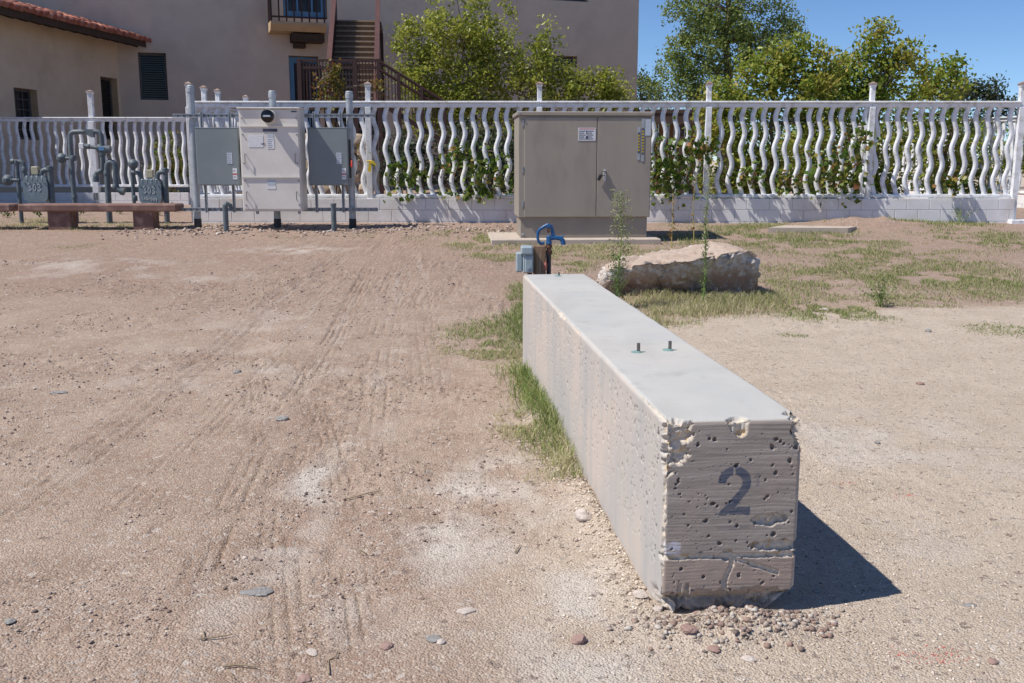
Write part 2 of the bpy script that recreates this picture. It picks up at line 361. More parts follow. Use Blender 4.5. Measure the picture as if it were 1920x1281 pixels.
def ground_material():
    m = bpy.data.materials.new('dirt_lot'); m.use_nodes = True; nt = m.node_tree; b = nt.nodes['Principled BSDF']
    b.inputs['Roughness'].default_value = .95; b.inputs['Specular IOR Level'].default_value = .15
    at = nt.nodes.new('ShaderNodeAttribute'); at.attribute_name = 'soil'; sp = nt.nodes.new('ShaderNodeSeparateColor'); nt.links.new(at.outputs['Color'], sp.inputs[0])
    geo = nt.nodes.new('ShaderNodeNewGeometry')
    def noise(sc, d=5, r=.55):
        n = nt.nodes.new('ShaderNodeTexNoise'); n.inputs['Scale'].default_value = sc; n.inputs['Detail'].default_value = d; n.inputs['Roughness'].default_value = r
        nt.links.new(geo.outputs['Position'], n.inputs['Vector']); return n.outputs[0]
    def vor(sc):
        n = nt.nodes.new('ShaderNodeTexVoronoi'); n.inputs['Scale'].default_value = sc; nt.links.new(geo.outputs['Position'], n.inputs['Vector']); return n
    def mr(s, a, c, d=0, e=1):
        r = nt.nodes.new('ShaderNodeMapRange'); nt.links.new(s, r.inputs[0]); r.inputs[1].default_value = a; r.inputs[2].default_value = c; r.inputs[3].default_value = d; r.inputs[4].default_value = e; return r.outputs[0]
    def mix(f, a, c, mode='MIX'):
        x = nt.nodes.new('ShaderNodeMix'); x.data_type = 'RGBA'; x.blend_type = mode
        if isinstance(f, float): x.inputs[0].default_value = f
        else: nt.links.new(f, x.inputs[0])
        for k, v in ((6, a), (7, c)):
            if isinstance(v, tuple): x.inputs[k].default_value = (*v, 1)
            else: nt.links.new(v, x.inputs[k])
        return x.outputs[2]
    dirt = mix(mr(noise(2.2), .35, .65), (.335, .236, .178), (.425, .318, .25))
    dirt = mix(sp.outputs[2], dirt, mix(mr(noise(3.3), .35, .65), (.31, .20, .15), (.26, .172, .132)))
    sandc = mix(mr(noise(3.0), .35, .65), (.475, .39, .31), (.55, .46, .375))
    c = mix(sp.outputs[0], dirt, sandc)
    c = mix(mr(sp.outputs[1], .1, .9), c, (.57, .515, .465))
    mid = noise(17, 6, .7); c = mix(mr(mid, .54, .74, 0, .38), c, (.27, .195, .155)); c = mix(mr(mid, .46, .30, 0, .35), c, (.60, .52, .46))
    v = vor(120); grain = nt.nodes.new('ShaderNodeSeparateColor'); nt.links.new(v.outputs['Color'], grain.inputs[0])
    c = mix(mr(grain.outputs[0], .4, 1, .0, .6), c, mix(grain.outputs[1], (.23, .175, .145), (.74, .66, .57)))
    v2 = vor(46); g2 = nt.nodes.new('ShaderNodeSeparateColor'); nt.links.new(v2.outputs['Color'], g2.inputs[0]); c = mix(mr(g2.outputs[0], .86, .97, 0, .7), c, mix(g2.outputs[1], (.15, .11, .095), (.62, .56, .50)))
    nt.links.new(c, b.inputs['Base Color'])
    bp = nt.nodes.new('ShaderNodeBump'); bp.inputs['Strength'].default_value = .7; bp.inputs['Distance'].default_value = .015
    nt.links.new(noise(70, 6, .65), bp.inputs['Height'])
    bp2 = nt.nodes.new('ShaderNodeBump'); bp2.inputs['Strength'].default_value = .8; bp2.inputs['Distance'].default_value = .007; bp2.invert = True
    nt.links.new(v.outputs['Distance'], bp2.inputs['Height']); nt.links.new(bp.outputs[0], bp2.inputs['Normal']); nt.links.new(bp2.outputs[0], b.inputs['Normal'])
    return m
M['ground'] = ground_material(); gme.materials.append(M['ground'])
ground = bpy.data.objects.new('ground', gme); col.objects.link(ground); tag(ground, kind='structure'); W[ground] = Vector((0, 0, 0))
def gh(x, y): return float(ground_h(np.array([x]), np.array([y]))[0])
def GP(px, py):
    p = G(px, py); return Vector((p.x, p.y, gh(p.x, p.y)))

# ------------------------------------------------------------------ concrete barrier
def barrier():
    zb = -.12
    xu = np.linspace(-B_W / 2, B_W / 2, 125); zl = np.linspace(zb, B_H, 205)
    yv = [0.0]
    while yv[-1] < B_L: yv.append(min(B_L, yv[-1] + .0032 + .0020 * yv[-1]))
    yv = np.array(yv)
    V = []; F = []
    def grid(A, Bb, fn, flip):
        a, b = np.meshgrid(A, Bb); p = fn(a.ravel(), b.ravel()); n0 = sum(len(q) for q in V); V.append(p)
        i = np.arange(len(A) * len(Bb)).reshape(len(Bb), len(A)) + n0
        q = np.stack([i[:-1, :-1], i[:-1, 1:], i[1:, 1:], i[1:, :-1]], -1).reshape(-1, 4)
        F.append(q[:, ::-1] if flip else q)
    hw = B_W / 2
    grid(np.linspace(-hw, hw, 205), np.linspace(zb, B_H, 355), lambda a, b: np.stack([a, 0 * a, b], -1), False)   # front, finer
    grid(xu[::2], zl[::2], lambda a, b: np.stack([a, 0 * a + B_L, b], -1), True)            # back
    grid(yv, np.linspace(zb, B_H, 290), lambda a, b: np.stack([0 * a - hw, a, b], -1), True)   # left, finer
    grid(yv[::2] if len(yv) % 2 else np.append(yv[::2], yv[-1]), zl[::2], lambda a, b: np.stack([0 * a + hw, a, b], -1), False)            # right
    grid(xu, yv, lambda a, b: np.stack([a, b, 0 * a + B_H], -1), False)           # top
    V = np.concatenate(V); F = np.concatenate(F)
    # weld shared edges
    key = np.round(V * 20000).astype(np.int64); _, first, inv = np.unique(key, axis=0, return_index=True, return_inverse=True)
    inv = inv.ravel(); V = V[first]; F = inv[F]
    x, y, z = V.T
    # rounded edges
    r = .018; q = np.stack([np.clip(x, -hw + r, hw - r), np.clip(y, r, B_L - r), np.minimum(z, B_H - r)], -1)
    d = V - q; ln = np.linalg.norm(d, axis=1); n = d / np.maximum(ln, 1e-9)[:, None]
    Vr = q + n * r
    onL, onR, onF, onT = x < -hw + 1e-6, x > hw - 1e-6, y < 1e-6, z > B_H - 1e-6
    dep = np.zeros(len(V)); tone = np.zeros(len(V)); raw = np.zeros(len(V))
    # gentle waviness
    dep += .0035 * fbm(x * 1.6, y * 1.6, z * 1.6, 2, 60) + .0004 * fbm(x * 30, y * 30, z * 30, 3, 61)
    # board grain on the front face
    fr = sstep(.03, .0, y)
    zz = z + .02 * fbm(x * 2.5, z * 2.5, 1, 3, 62)
    dep += fr * (.0007 * np.abs(vn(x * 5, zz * 190, 0, 63)) + .0004 * np.abs(vn(x * 2, zz * 75, 5, 64)))
    # bug holes
    def pits(cnt, lo, hi, reg, seed, el=1.0):
        g = np.random.default_rng(seed); dd = np.zeros(len(V))
        for _ in range(cnt):
            c, ax, rad = reg(g, lo, hi)
            a = [i for i in range(3) if i != ax]; sel = (np.abs(V[:, a[0]] - c[a[0]]) < rad * 2) & (np.abs(V[:, a[1]] - c[a[1]]) < rad * 3 * el) & (np.abs(V[:, ax] - c[ax]) < .004)
            k = np.where(sel)[0]
            if len(k) == 0: continue
            e = np.sqrt(((V[k, a[0]] - c[a[0]]) / rad) ** 2 + ((V[k, a[1]] - c[a[1]]) / (rad * el)) ** 2) * (1 + .45 * vn(V[k, 0] / rad * .8, V[k, 1] / rad * .8, V[k, 2] / rad * .8, 5))
            dd[k] = np.maximum(dd[k], (1 - sstep(.86, 1.05, e)) * rad * 1.5)
        return dd
    def regF(g, lo, hi):
        return (g.uniform(-hw + .03, hw - .02), 0.0, g.uniform(.05, B_H - .03)), 1, lo + (hi - lo) * g.random() ** 6
    def regL(g, lo, hi):
        yy = .08 + 3.7 * g.random() ** 1.5; return (-hw, yy, B_H - .04 - .5 * g.random() ** (1.3)), 0, lo + (hi - lo) * g.random() ** 3
    pf = pits(320, .0013, .0078, regF, 1); pl = pits(900, .0024, .0062, regL, 2, 2.1) * 1.3
    dep += pf + pl
    # broken corners and edges: chips with rough raw aggregate
    rg = fbm(x * 38, y * 38, z * 38, 3, 70); rg2 = fbm(x * 62, y * 62, z * 62, 2, 71)
    def chip(m, depth):
        nonlocal dep, raw
        mm = sstep(.0, .10, m); k = np.maximum(raw, mm); raw = k
        dep = dep * (1 - mm) + mm * np.maximum(depth * (1 + .55 * rg) + .006 * rg2, .002)
    front = 1 - sstep(.03, .05, y)
    chip(1 - np.sqrt(((x + hw) / .085) ** 2 + ((y) / .05) ** 2 + ((z - (B_H - .06)) / .13) ** 2) + .45 * rg + .25 * rg2, .024)
    chip(1 - np.sqrt(((x - .012) / .034) ** 2 + (y / .035) ** 2 + ((z - B_H + .012) / .05) ** 2) + .45 * rg, .014)
    chip(1 - np.sqrt(((x - hw) / .05) ** 2 + (y / .10) ** 2 + ((z - B_H + .01) / .105) ** 2) + .45 * rg, .034)
    chip((1 - np.sqrt(((x + hw) / .013) ** 2 + (y / .013) ** 2)) + .5 * rg + 1.4 * fbm(z * 9, 1, 0, 3, 75) - .75, .006)                       # left front arris
    chip((1 - np.sqrt(((x - hw) / .012) ** 2 + (y / .012) ** 2)) + .5 * rg + 1.2 * fbm(z * 9, 5, 0, 3, 76) - .5, .006)
    chip((1 - np.sqrt(((x + hw) / .018) ** 2 + ((z - B_H) / .022) ** 2)) + 1.3 * fbm(y * 3.5, 0, 0, 4, 73) + .4 * rg - .85, .011)   # left top arris
    chip((1 - np.sqrt(((x - hw) / .014) ** 2 + ((z - B_H) / .014) ** 2)) + .9 * fbm(y * 7, 3, 0, 3, 74) - .6, .007)
    # spalls and form joints on the lower front face
    fz = front
    def spall(cx, cz, rx, rz, depth, k=.5): chip((1 - np.sqrt(((x - cx) / rx) ** 2 + ((z - cz) / rz) ** 2) + k * rg) * fz - (1 - fz), depth)
    spall(.125, .335, .06, .022, .018); spall(.155, .245, .11, .020, .018); spall(-.005, .215, .02, .022, .014)
    jl = np.abs(z - (.215 - .01 * x)); chip((.9 - jl / .011 + .35 * rg) * fz - (1 - fz), .010)
    xj = -.003 + .012 * np.sin(z * 40); chip((.9 - np.abs(x - xj) / .010 + .4 * rg) * fz * (z < .21) - (1 - fz) - 2 * (z >= .21), .009)
    t = (x - .03) * .94 - (z - .20) * -.34; e = (x - .03) * .34 + (z - .20) * .94
    chip((.8 - np.abs(e) / .010 + .4 * rg) * fz * ((x > .02) & (x < .17)) - (1 - fz) - 2 * ((x <= .02) | (x >= .17)), .007)
    for cx in (-.165, -.14): chip((.9 - np.abs(x - cx) / .007 + .3 * rg) * fz * (z < .125) - (1 - fz) - 2 * (z >= .125), .012)
    # undercut foot
    under = (1 - sstep(.045, .10, z + .018 * rg + np.where(x > .1, -.05, 0) * 0)) * (1 - sstep(.0, .16, y))
    dep = dep + under * .055 * (1 + .6 * rg)
    raw = np.maximum(raw, .8 * under)
    nn = n.copy()
    V2 = Vr - nn * dep[:, None]
    foot = (1 - sstep(.0, .07, z)) * (1 - sstep(.3, .5, y)) * sstep(.12, .2, x)
    V2[:, 0] -= foot * .05
    mt = np.array(B_MTX)[:3, :3]
    me = np_mesh('concrete_barrier', V2 @ mt.T, F, True)
    pit_shade = np.clip((pf + pl) / .006, 0, 1)
    a = me.attributes.new('wear', 'FLOAT_COLOR', 'POINT')
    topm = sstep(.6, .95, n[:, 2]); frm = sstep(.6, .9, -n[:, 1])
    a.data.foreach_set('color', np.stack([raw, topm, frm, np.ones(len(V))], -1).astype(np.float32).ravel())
    m = bpy.data.materials.new('cast_concrete'); m.use_nodes = True; nt = m.node_tree; b = nt.nodes['Principled BSDF']; b.inputs['Roughness'].default_value = .88; b.inputs['Specular IOR Level'].default_value = .25
    at = nt.nodes.new('ShaderNodeAttribute'); at.attribute_name = 'wear'; sp = nt.nodes.new('ShaderNodeSeparateColor'); nt.links.new(at.outputs['Color'], sp.inputs[0])
    tc = nt.nodes.new('ShaderNodeTexCoord')
    def noise(sc, st=(1, 1, 1), d=6):
        mp = nt.nodes.new('ShaderNodeMapping'); mp.inputs['Scale'].default_value = st; nt.links.new(tc.outputs['Object'], mp.inputs[0])
        q = nt.nodes.new('ShaderNodeTexNoise'); q.inputs['Scale'].default_value = sc; q.inputs['Detail'].default_value = d; nt.links.new(mp.outputs[0], q.inputs[0]); return q.outputs[0]
    def mr(s, lo, hi, o0=0, o1=1):
        r_ = nt.nodes.new('ShaderNodeMapRange'); nt.links.new(s, r_.inputs[0]); r_.inputs[1].default_value = lo; r_.inputs[2].default_value = hi; r_.inputs[3].default_value = o0; r_.inputs[4].default_value = o1; return r_.outputs[0]
    def mix(f, c1, c2):
        k = nt.nodes.new('ShaderNodeMix'); k.data_type = 'RGBA'; nt.links.new(f, k.inputs[0])
        for j, c in ((6, c1), (7, c2)):
            if isinstance(c, tuple): k.inputs[j].default_value = (*c, 1)
            else: nt.links.new(c, k.inputs[j])
        return k.outputs[2]
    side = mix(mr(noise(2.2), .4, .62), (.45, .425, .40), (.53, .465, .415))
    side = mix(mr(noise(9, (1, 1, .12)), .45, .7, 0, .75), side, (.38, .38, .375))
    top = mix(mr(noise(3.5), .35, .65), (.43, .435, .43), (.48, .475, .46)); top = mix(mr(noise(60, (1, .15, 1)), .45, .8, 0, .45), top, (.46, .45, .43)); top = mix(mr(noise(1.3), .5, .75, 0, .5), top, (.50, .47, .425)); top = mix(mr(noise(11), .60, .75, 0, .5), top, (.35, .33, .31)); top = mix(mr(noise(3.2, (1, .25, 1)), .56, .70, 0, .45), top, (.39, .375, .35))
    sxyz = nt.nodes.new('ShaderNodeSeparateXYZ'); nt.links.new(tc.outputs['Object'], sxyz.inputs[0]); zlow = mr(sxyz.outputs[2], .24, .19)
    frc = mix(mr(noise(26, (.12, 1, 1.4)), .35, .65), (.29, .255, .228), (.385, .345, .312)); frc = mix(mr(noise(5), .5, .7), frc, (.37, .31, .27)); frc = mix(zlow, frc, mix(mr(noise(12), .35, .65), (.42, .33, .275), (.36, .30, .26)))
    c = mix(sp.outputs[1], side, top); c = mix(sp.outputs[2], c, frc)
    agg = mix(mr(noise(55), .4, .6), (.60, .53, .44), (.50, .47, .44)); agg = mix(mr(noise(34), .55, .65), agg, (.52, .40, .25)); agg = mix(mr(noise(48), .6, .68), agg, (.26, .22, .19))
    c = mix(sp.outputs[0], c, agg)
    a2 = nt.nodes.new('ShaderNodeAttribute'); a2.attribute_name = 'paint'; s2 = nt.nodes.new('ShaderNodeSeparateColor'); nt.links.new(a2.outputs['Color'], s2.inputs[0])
    def mul(p, q):
        k_ = nt.nodes.new('ShaderNodeMath'); k_.operation = 'MULTIPLY'; nt.links.new(p, k_.inputs[0]); nt.links.new(q, k_.inputs[1]); return k_.outputs[0]
    c = mix(mul(s2.outputs[0], mr(noise(70, (.3, 1, 1)), .30, .62, .95, .70)), c, (.050, .072, .125))
    c = mix(mr(s2.outputs[2], .15, .8, 0, .65), c, (.16, .135, .115))  # shade inside the bug holes, put in as a darker colour
    c = mix(mul(s2.outputs[1], mr(noise(60, (.3, 1, 2)), .42, .55)), c, (.52, .53, .60))
    nt.links.new(c, b.inputs['Base Color'])
    bp = nt.nodes.new('ShaderNodeBump'); bp.inputs['Strength'].default_value = .35; bp.inputs['Distance'].default_value = .003; nt.links.new(noise(240), bp.inputs['Height']); nt.links.new(bp.outputs[0], b.inputs['Normal'])
    me.materials.append(m)
    root = empty('concrete_barrier', B_O, 'long pitted concrete barrier block with stencilled number 2 and chipped corners', 'barrier')
    o = bpy.data.objects.new('body', me); col.objects.link(o); o.parent = root; W[o] = B_O.copy()
    # stencilled 2, laid just proud of the face
    cx, cz, w, h = .006, .440, .112, .166
    def arc(x0, z0, r0, a0, a1, k): return [(x0 + r0 * math.cos(R(a0 + (a1 - a0) * i / k)), z0 + r0 * math.sin(R(a0 + (a1 - a0) * i / k))) for i in range(k + 1)]
    R1, r1 = .056, .027; zc = h / 2 - R1
    left_half = arc(0, zc, R1, 180, 97, 8) + arc(0, zc, r1, 99, 180, 8)
    right_half = arc(0, zc, R1, 89, -28, 12) + [(-.004, -h / 2 + .012), (-.024, -h / 2), (-.056, -h / 2), (.019, zc - .024)] + arc(0, zc, r1, -32, 86, 10)
    foot_ = [(-.016, -h / 2), (-.004, -h / 2 + .017), (.012, -h / 2 + .027), (.056, -h / 2 + .027), (.056, -h / 2)]
    paint = mat('stencil_paint', (.045, .065, .115), (.10, .115, .15), .8, 60, lo=.45, hi=.75)
    def inside(poly, X, Z):
        r_ = np.zeros(len(X), bool); n_ = len(poly)
        for q in range(n_):
            (x1, z1), (x2, z2) = poly[q], poly[(q + 1) % n_]
            if z1 != z2: r_ ^= ((z1 > Z) != (z2 > Z)) & (X < (x2 - x1) * (Z - z1) / (z2 - z1) + x1)
        return r_
    fm = (y < .004); ed = .0012 * rg2
    pm_ = np.zeros(len(V))
    for poly in (left_half, right_half, foot_): pm_ = np.maximum(pm_, (inside(poly, x - cx + ed, z - cz + ed) & fm) * 1.0)
    pm_ = np.maximum(pm_, .35 * fm * (np.abs(x - cx - .078) < .006) * (np.abs(z - .475) < .022))
    pm_ = np.maximum(pm_, .28 * fm * (np.abs(x - cx - .0) < .055) * (np.abs(z - .315) < .007))
    li = fm * (np.abs(x + .200) < .034 + .008 * rg) * (np.abs(z - .245) < .026 + .012 * rg)
    pa = me.attributes.new('paint', 'FLOAT_COLOR', 'POINT'); pa.data.foreach_set('color', np.stack([pm_, li * 1.0, pit_shade * (1 - raw), 1 + 0 * pm_], -1).astype(np.float32).ravel())
    # anchor bolts
    for px, py in ((1197, 661), (1256, 657), (1048, 518)):
        a_, b_, c_ = ray(px, py); t_ = (B_H - EYE) / c_; p = Vector((a_ * t_, b_ * t_, B_H - .002))
        mb = MB(); mb.tube([p, p + Vector((0, 0, .043 if px > 1100 else .03))], .0075, 12); bo = mb.build('anchor_bolt', M['steel_bolt'], root, True)
        mb = MB(); mb.lathe(p + Vector((-.008, 0, 0)), (0, 0, 1), [(0, .026), (.005, .025), (.009, .012)], 14); mb.build('washer', M['washer'], bo, True)
    return root
barrier()

# ------------------------------------------------------------------ fences and block walls
def block_mesh(L, H, D):
    mb = MB(); mb.box((0, 0, 0), (L, D, H), ch=.005); return mb.mesh('block')
BLOCK = block_mesh(.394, .195, .19); BLOCK.materials.append(M['block'])
def block_wall(A, B, z0, z1, label, group=None, name='block_wall'):
    """courses counted down from the top z1 into the ground"""
    A, B = Vector((*A, 0)), Vector((*B, 0)); d = (B - A); L = d.length; ang = math.atan2(d.y, d.x); d.normalize()
    root = empty(name, (A.x, A.y, z0), label, 'wall', group)
    mt = frame((A.x, A.y, 0), d)
    n = int(math.ceil((z1 - z0) / .202)); mb = MB(); mb.box((.005, .012, z1 - n * .202), (L - .005, .178, z1 - .006), mt); mb.build('mortar', M['mortar'], root)
    for k in range(n):
        zc = z1 - (k + 1) * .202 + .006; x = 0 if k % 2 == 0 else -.202
        while x < L - .03:
            a, b = max(x, 0) + .0035, min(x + .404, L) - .0035
            if b - a > .04:
                o = bpy.data.objects.new('block', BLOCK); col.objects.link(o); o.parent = root
                w = A + d * a; o.location = Vector((w.x, w.y, zc)) - W[root]; o.rotation_euler = (0, 0, ang)
                o.scale = ((b - a) / .394, 1 + random.uniform(-.004, .012), 1); W[o] = w
            x += .404
    return root
def baluster_mesh(h, w=.080, dpt=.034, A=.031, n=2.75, ph=.115):
    k = 44; V = []; F = []
    for i in range(k + 1):
        v = i / k; x = -A * math.cos(2 * math.pi * n * (v - ph)); z = h * (1 - v)
        slope = A * 2 * math.pi * n / h * math.sin(2 * math.pi * n * (v - ph)); hw = w / 2 * math.sqrt(1 + .35 * slope * slope)
        V += [(x - hw, -dpt / 2, z), (x + hw, -dpt / 2, z), (x + hw, dpt / 2, z), (x - hw, dpt / 2, z)]
    for i in range(k):
        for j in range(4): F.append((i * 4 + j, i * 4 + (j + 1) % 4, (i + 1) * 4 + (j + 1) % 4, (i + 1) * 4 + j))
    me = np_mesh('baluster', V, F); me.materials.append(M['white']); return me
def fence(A, B, zg, zw, zb, zt, posts, label, phase=0.0, pitch=.195, ptop=.28, psize=.10, rough_posts=(), name='baluster_fence', skip=None, wave=.031):
    A, B = Vector((*A, 0)), Vector((*B, 0)); d = B - A; L = d.length; d.normalize(); ang = math.atan2(d.y, d.x); mt = frame((A.x, A.y, 0), d)
    root = empty(name, (A.x, A.y, zg), label, 'fence')
    # moulded top and bottom rails, cut at the posts
    cuts = [0] + sorted(p for p in posts if .05 < p < L - .05) + [L]
    for a, b in zip(cuts[:-1], cuts[1:]):
        mb = MB(); mb.box((a + .003, -.088, zt - .032), (b - .003, .088, zt), mt, .008); mb.box((a + .004, -.050, zt - .105), (b - .004, .050, zt - .034), mt, .006); mb.build('top_rail', M['white'], root)
        mb = MB(); mb.box((a + .004, -.060, zb - .062), (b - .004, .060, zb - .012), mt, .006); mb.box((a + .006, -.040, zb - .012), (b - .006, .040, zb), mt); mb.build('bottom_rail', M['white'], root)
    for i, p in enumerate(posts):
        h = psize / 2; mm = M['white_rough'] if i in rough_posts else M['white']
        mb = MB(); mb.box((p - h, -h - .03, zg - .25), (p + h, h - .03, zt - .10), mt, .006)
        mb.box((p - h * .82, -h * .82, zt - .10), (p + h * .82, h * .82, zt + ptop - .05), mt, .005)
        vs = [(p + sx * h * k, sy * h * k, z) for z, k in ((zt + ptop - .05, .82), (zt + ptop, 1.12)) for sx, sy in ((-1, -1), (1, -1), (1, 1), (-1, 1))]
        mb.add([mt @ Vector(v) for v in vs], [(0, 1, 5, 4), (1, 2, 6, 5), (2, 3, 7, 6), (3, 0, 4, 7), (4, 5, 6, 7), (3, 2, 1, 0)])
        po = mb.build('post', mm, root)
        z0 = zt + ptop + .002; mb = MB(); hh = h * 1.3
        vs = [(p - hh, -hh, z0), (p + hh, -hh, z0), (p + hh, hh, z0), (p - hh, hh, z0), (p - hh, -hh, z0 + .014), (p + hh, -hh, z0 + .014), (p + hh, hh, z0 + .014), (p - hh, hh, z0 + .014), (p, 0, z0 + .055)]
        mb.add([mt @ Vector(v) for v in vs], [(3, 2, 1, 0), (0, 1, 5, 4), (1, 2, 6, 5), (2, 3, 7, 6), (3, 0, 4, 7), (4, 5, 8), (5, 6, 8), (6, 7, 8), (7, 4, 8)])
        mb.build('cap', M['cap'], po)
    bme = baluster_mesh(zt - .10 - zb, A=wave); x = phase + pitch / 2
    while x < L - .03:
        if all(abs(x - p) > psize * .75 for p in posts) and not (skip and skip(x)):
            o = bpy.data.objects.new('baluster', bme); col.objects.link(o); o.parent = root
            w = A + d * x; o.location = Vector((w.x, w.y, zb)) - W[root]; o.rotation_euler = (0, random.uniform(-.012, .012), ang); W[o] = w
        x += pitch
    return root
FY = 17.8
zt = P(960, 190, FY).z; zb = P(960, 364, FY).z; zw = zb - .075; zg1 = float(gz0(0, FY)) - .02
xl = P(361, 300, FY).x; xr = P(1903, 300, FY).x
posts = [P(px, 300, FY).x - xl for px in (361, 693, 1011, 1325, 1628, 1905)]
fence((xl, FY), (xr, FY), zg1, zw, zb, zt, posts, 'long white fence of wavy boards behind the taupe cabinet', rough_posts=(0, 1))
block_wall((xl + .06, FY - .10), (xr + .02, FY - .10), zg1 - .1, zw, 'low painted block wall under the long wavy fence')
# projecting white base of the right corner post
c = P(1903, 420, FY - .05); mb = MB(); mb.box((c.x - .16, FY - .24, zg1 - .1), (c.x + .2, FY + .1, zg1 + .075), ch=.01)
thing('post_footing', 'white painted footing under the corner post of the long fence', 'footing', mb, M['white'], (c.x, FY, zg1 - .1))
# set-back fence on the left with its wall
FY2 = 25.1; zt2 = P(960, 220, FY2).z; zb2 = P(960, 346, FY2).z; zg2 = .30
xa, xb = P(-60, 300, FY2).x, P(352, 300, FY2).x
fence((xa, FY2), (xb, FY2), zg2, zb2 - .2, zb2, zt2, [P(178, 300, FY2).x - xa], 'white wavy fence set back behind the gas meters', pitch=.195, ptop=.6, psize=.14, wave=.017)
block_wall((xa, FY2 - .10), (xb, FY2 - .10), zg2 - .1, zb2 - .2, 'low painted block wall behind the gas meters')
# return sections
fence((xl - .02, FY + .35), (xl + .15, FY2 - .3), .38, zw, zb, zt - .02, [.55, 1.35, 3.2, 5.2], 'white wavy fence running back from the rack corner post', ptop=.30)
zt4 = P(1770, 224, 25.7).z; fence((12.75, 22.3), (9.4, 28.6), .40, .7, zt4 - 1.72, zt4, [.7, 4.6], 'far white fence slanting behind the vines', pitch=.26, ptop=.32, psize=.13, wave=.015)
block_wall((12.7, 22.2), (9.3, 28.6), .3, zt4 - 1.82, 'low wall under the far slanting white fence')

# ------------------------------------------------------------------ electrical rack
RY = 16.9; RG = gh(-4.5, RY)
def rack():
    root = empty('equipment_rack', (P(510, 420, RY).x, RY, RG), 'galvanised pole rack with slotted channels carrying the electrical panels', 'rack')
    for (pt, pb, top) in ((359, 370, 160), (510, 521, 170), (654, 662, 171)):
        x = P((pt + pb) / 2, 300, RY).x; x0 = x; zt_ = P(pt, top, RY).z
        mb = MB(); mb.tube([(x0, RY, RG - .3), (x0, RY, RG + .14)], .062, 16); sl = mb
        po = MB().tube([(x0, RY, RG - .3), (x0, RY, zt_ - .10)], .057, 18).build('pole', M['galv'], root, True)
        sl.build('wrap', M['dark_tape'], po, True)
        MB().lathe((x0, RY, zt_ - .115), (0, 0, 1), [(0, .066), (.07, .066), (.075, .060), (.10, .060), (.115, .045)], 18).build('cap', M['galv'], po, True)
    def channel(a, b, name='channel'):
        a, b = Vector(a), Vector(b); L = (b - a).length; d = (b - a).normalized(); hor = abs(d.x) > .5
        mb = MB()
        if hor:
            mb.box((a.x, a.y, a.z + .020), (b.x, a.y + .045, a.z + .030)); mb.box((a.x, a.y, a.z - .030), (b.x, a.y + .045, a.z - .020)); mb.box((a.x, a.y + .039, a.z - .020), (b.x, a.y + .045, a.z + .020))
            ch = mb.build(name, M['galv'], root); k = int(L / .1); mb = MB()
            for i in range(k): x = a.x + (i + .5) * L / k; mb.box((x - .030, a.y + .006, a.z - .0195), (x + .030, a.y + .038, a.z + .0195))
            mb.build('slot_row', M['galv_dark'], ch)
        else:
            mb.box((a.x - .021, a.y, a.z), (a.x - .014, a.y + .04, b.z)); mb.box((a.x + .014, a.y, a.z), (a.x + .021, a.y + .04, b.z)); mb.box((a.x - .014, a.y + .034, a.z), (a.x + .014, a.y + .04, b.z))
            mb.build(name, M['galv'], root)
    yf = RY - .110
    channel(P(323, 217, yf), P(702, 217, yf)); channel(P(336, 393, yf), P(708, 393, yf))
    for px in (383, 435, 590, 640):
        ytop, ybot = 217, 393
        a = P(px + 4, ybot, yf - .045); b = P(px + 4, ytop - 3, yf - .045); channel((a.x, yf - .045, a.z - .05), (a.x, yf - .045, b.z + .04), 'upright_channel')
    return root
rack()
def panel_box(name, label, x0, x1, ytop, ybot, y, depth, m):
    a = P(x0, ybot, y); b = P(x1, ytop, y); root = empty(name, (a.x, y, a.z), label, 'electrical box')
    MB().box((a.x, y, a.z), (b.x, y + depth, b.z), ch=.006).build('enclosure', m, root); return root, a, b
def sticker(root, y, c, w, h, m=M['label'], lines=0, red=False):
    o = MB().box((c.x - w / 2, y - .0045, c.z - h / 2), (c.x + w / 2, y + .001, c.z + h / 2)).build('label', m, root)
    for i in range(lines):
        z = c.z + h / 2 - (i + .8) * h / (lines + .6); ww = w * random.uniform(.5, .8)
        MB().box((c.x - w * .42, y - .006, z - h / lines * .16), (c.x - w * .42 + ww, y - .0046, z + h / lines * .16)).build('print', M['ink_pale'], o)
    if red: MB().box((c.x - w / 2, y - .0065, c.z - h * .08), (c.x + w / 2, y - .0046, c.z + h * .02)).build('print', M['red'], o)
    return o
def disconnect(name, label, x0, x1):
    y = RY - .33
    root, a, b = panel_box(name, label, x0, x1, 240.5, 348, y, .20, M['grey_box'])
    MB().box((a.x - .004, y - .012, b.z - .004), (b.x + .004, y + .03, b.z + .012), ch=.003).build('door_lip', M['grey_box'], root)
    MB().box((a.x + .012, y - .010, a.z + .012), (b.x - .012, y - .0005, b.z - .008), ch=.004).build('door', M['grey_box'], root)
    s = (b.x - a.x)
    cx = b.x - .095; MB().box((b.x + .002, y + .04, a.z + .12), (b.x + .03, y + .10, b.z - .18), ch=.004).build('switch_guide', M['black'], root)
    h = MB().tube([(b.x + .03, y + .05, a.z + .42), (b.x + .045, y + .02, a.z + .40), (b.x + .048, y + .0, a.z + .30)], .016, 8).build('switch_handle', M['red'], root, True)
    sticker(root, y - .010, Vector((cx - .06, 0, a.z + .44)), .085, .18, M['label_blue'], 5)
    sticker(root, y - .010, Vector((cx + .015, 0, a.z + .19)), .07, .18, M['label'], 3, True)
    MB().box((a.x + .05, RY - .13, a.z + .05), (b.x - .05, RY - .105, b.z - .05)).build('mount', M['galv_dark'], root)
    return root
disconnect('disconnect_box', 'plain grey switch box evenly lit beside the rack corner post', 371, 446)
disconnect('disconnect_box', 'grey switch box crossed by a diagonal shadow of the meter panel', 580, 652)
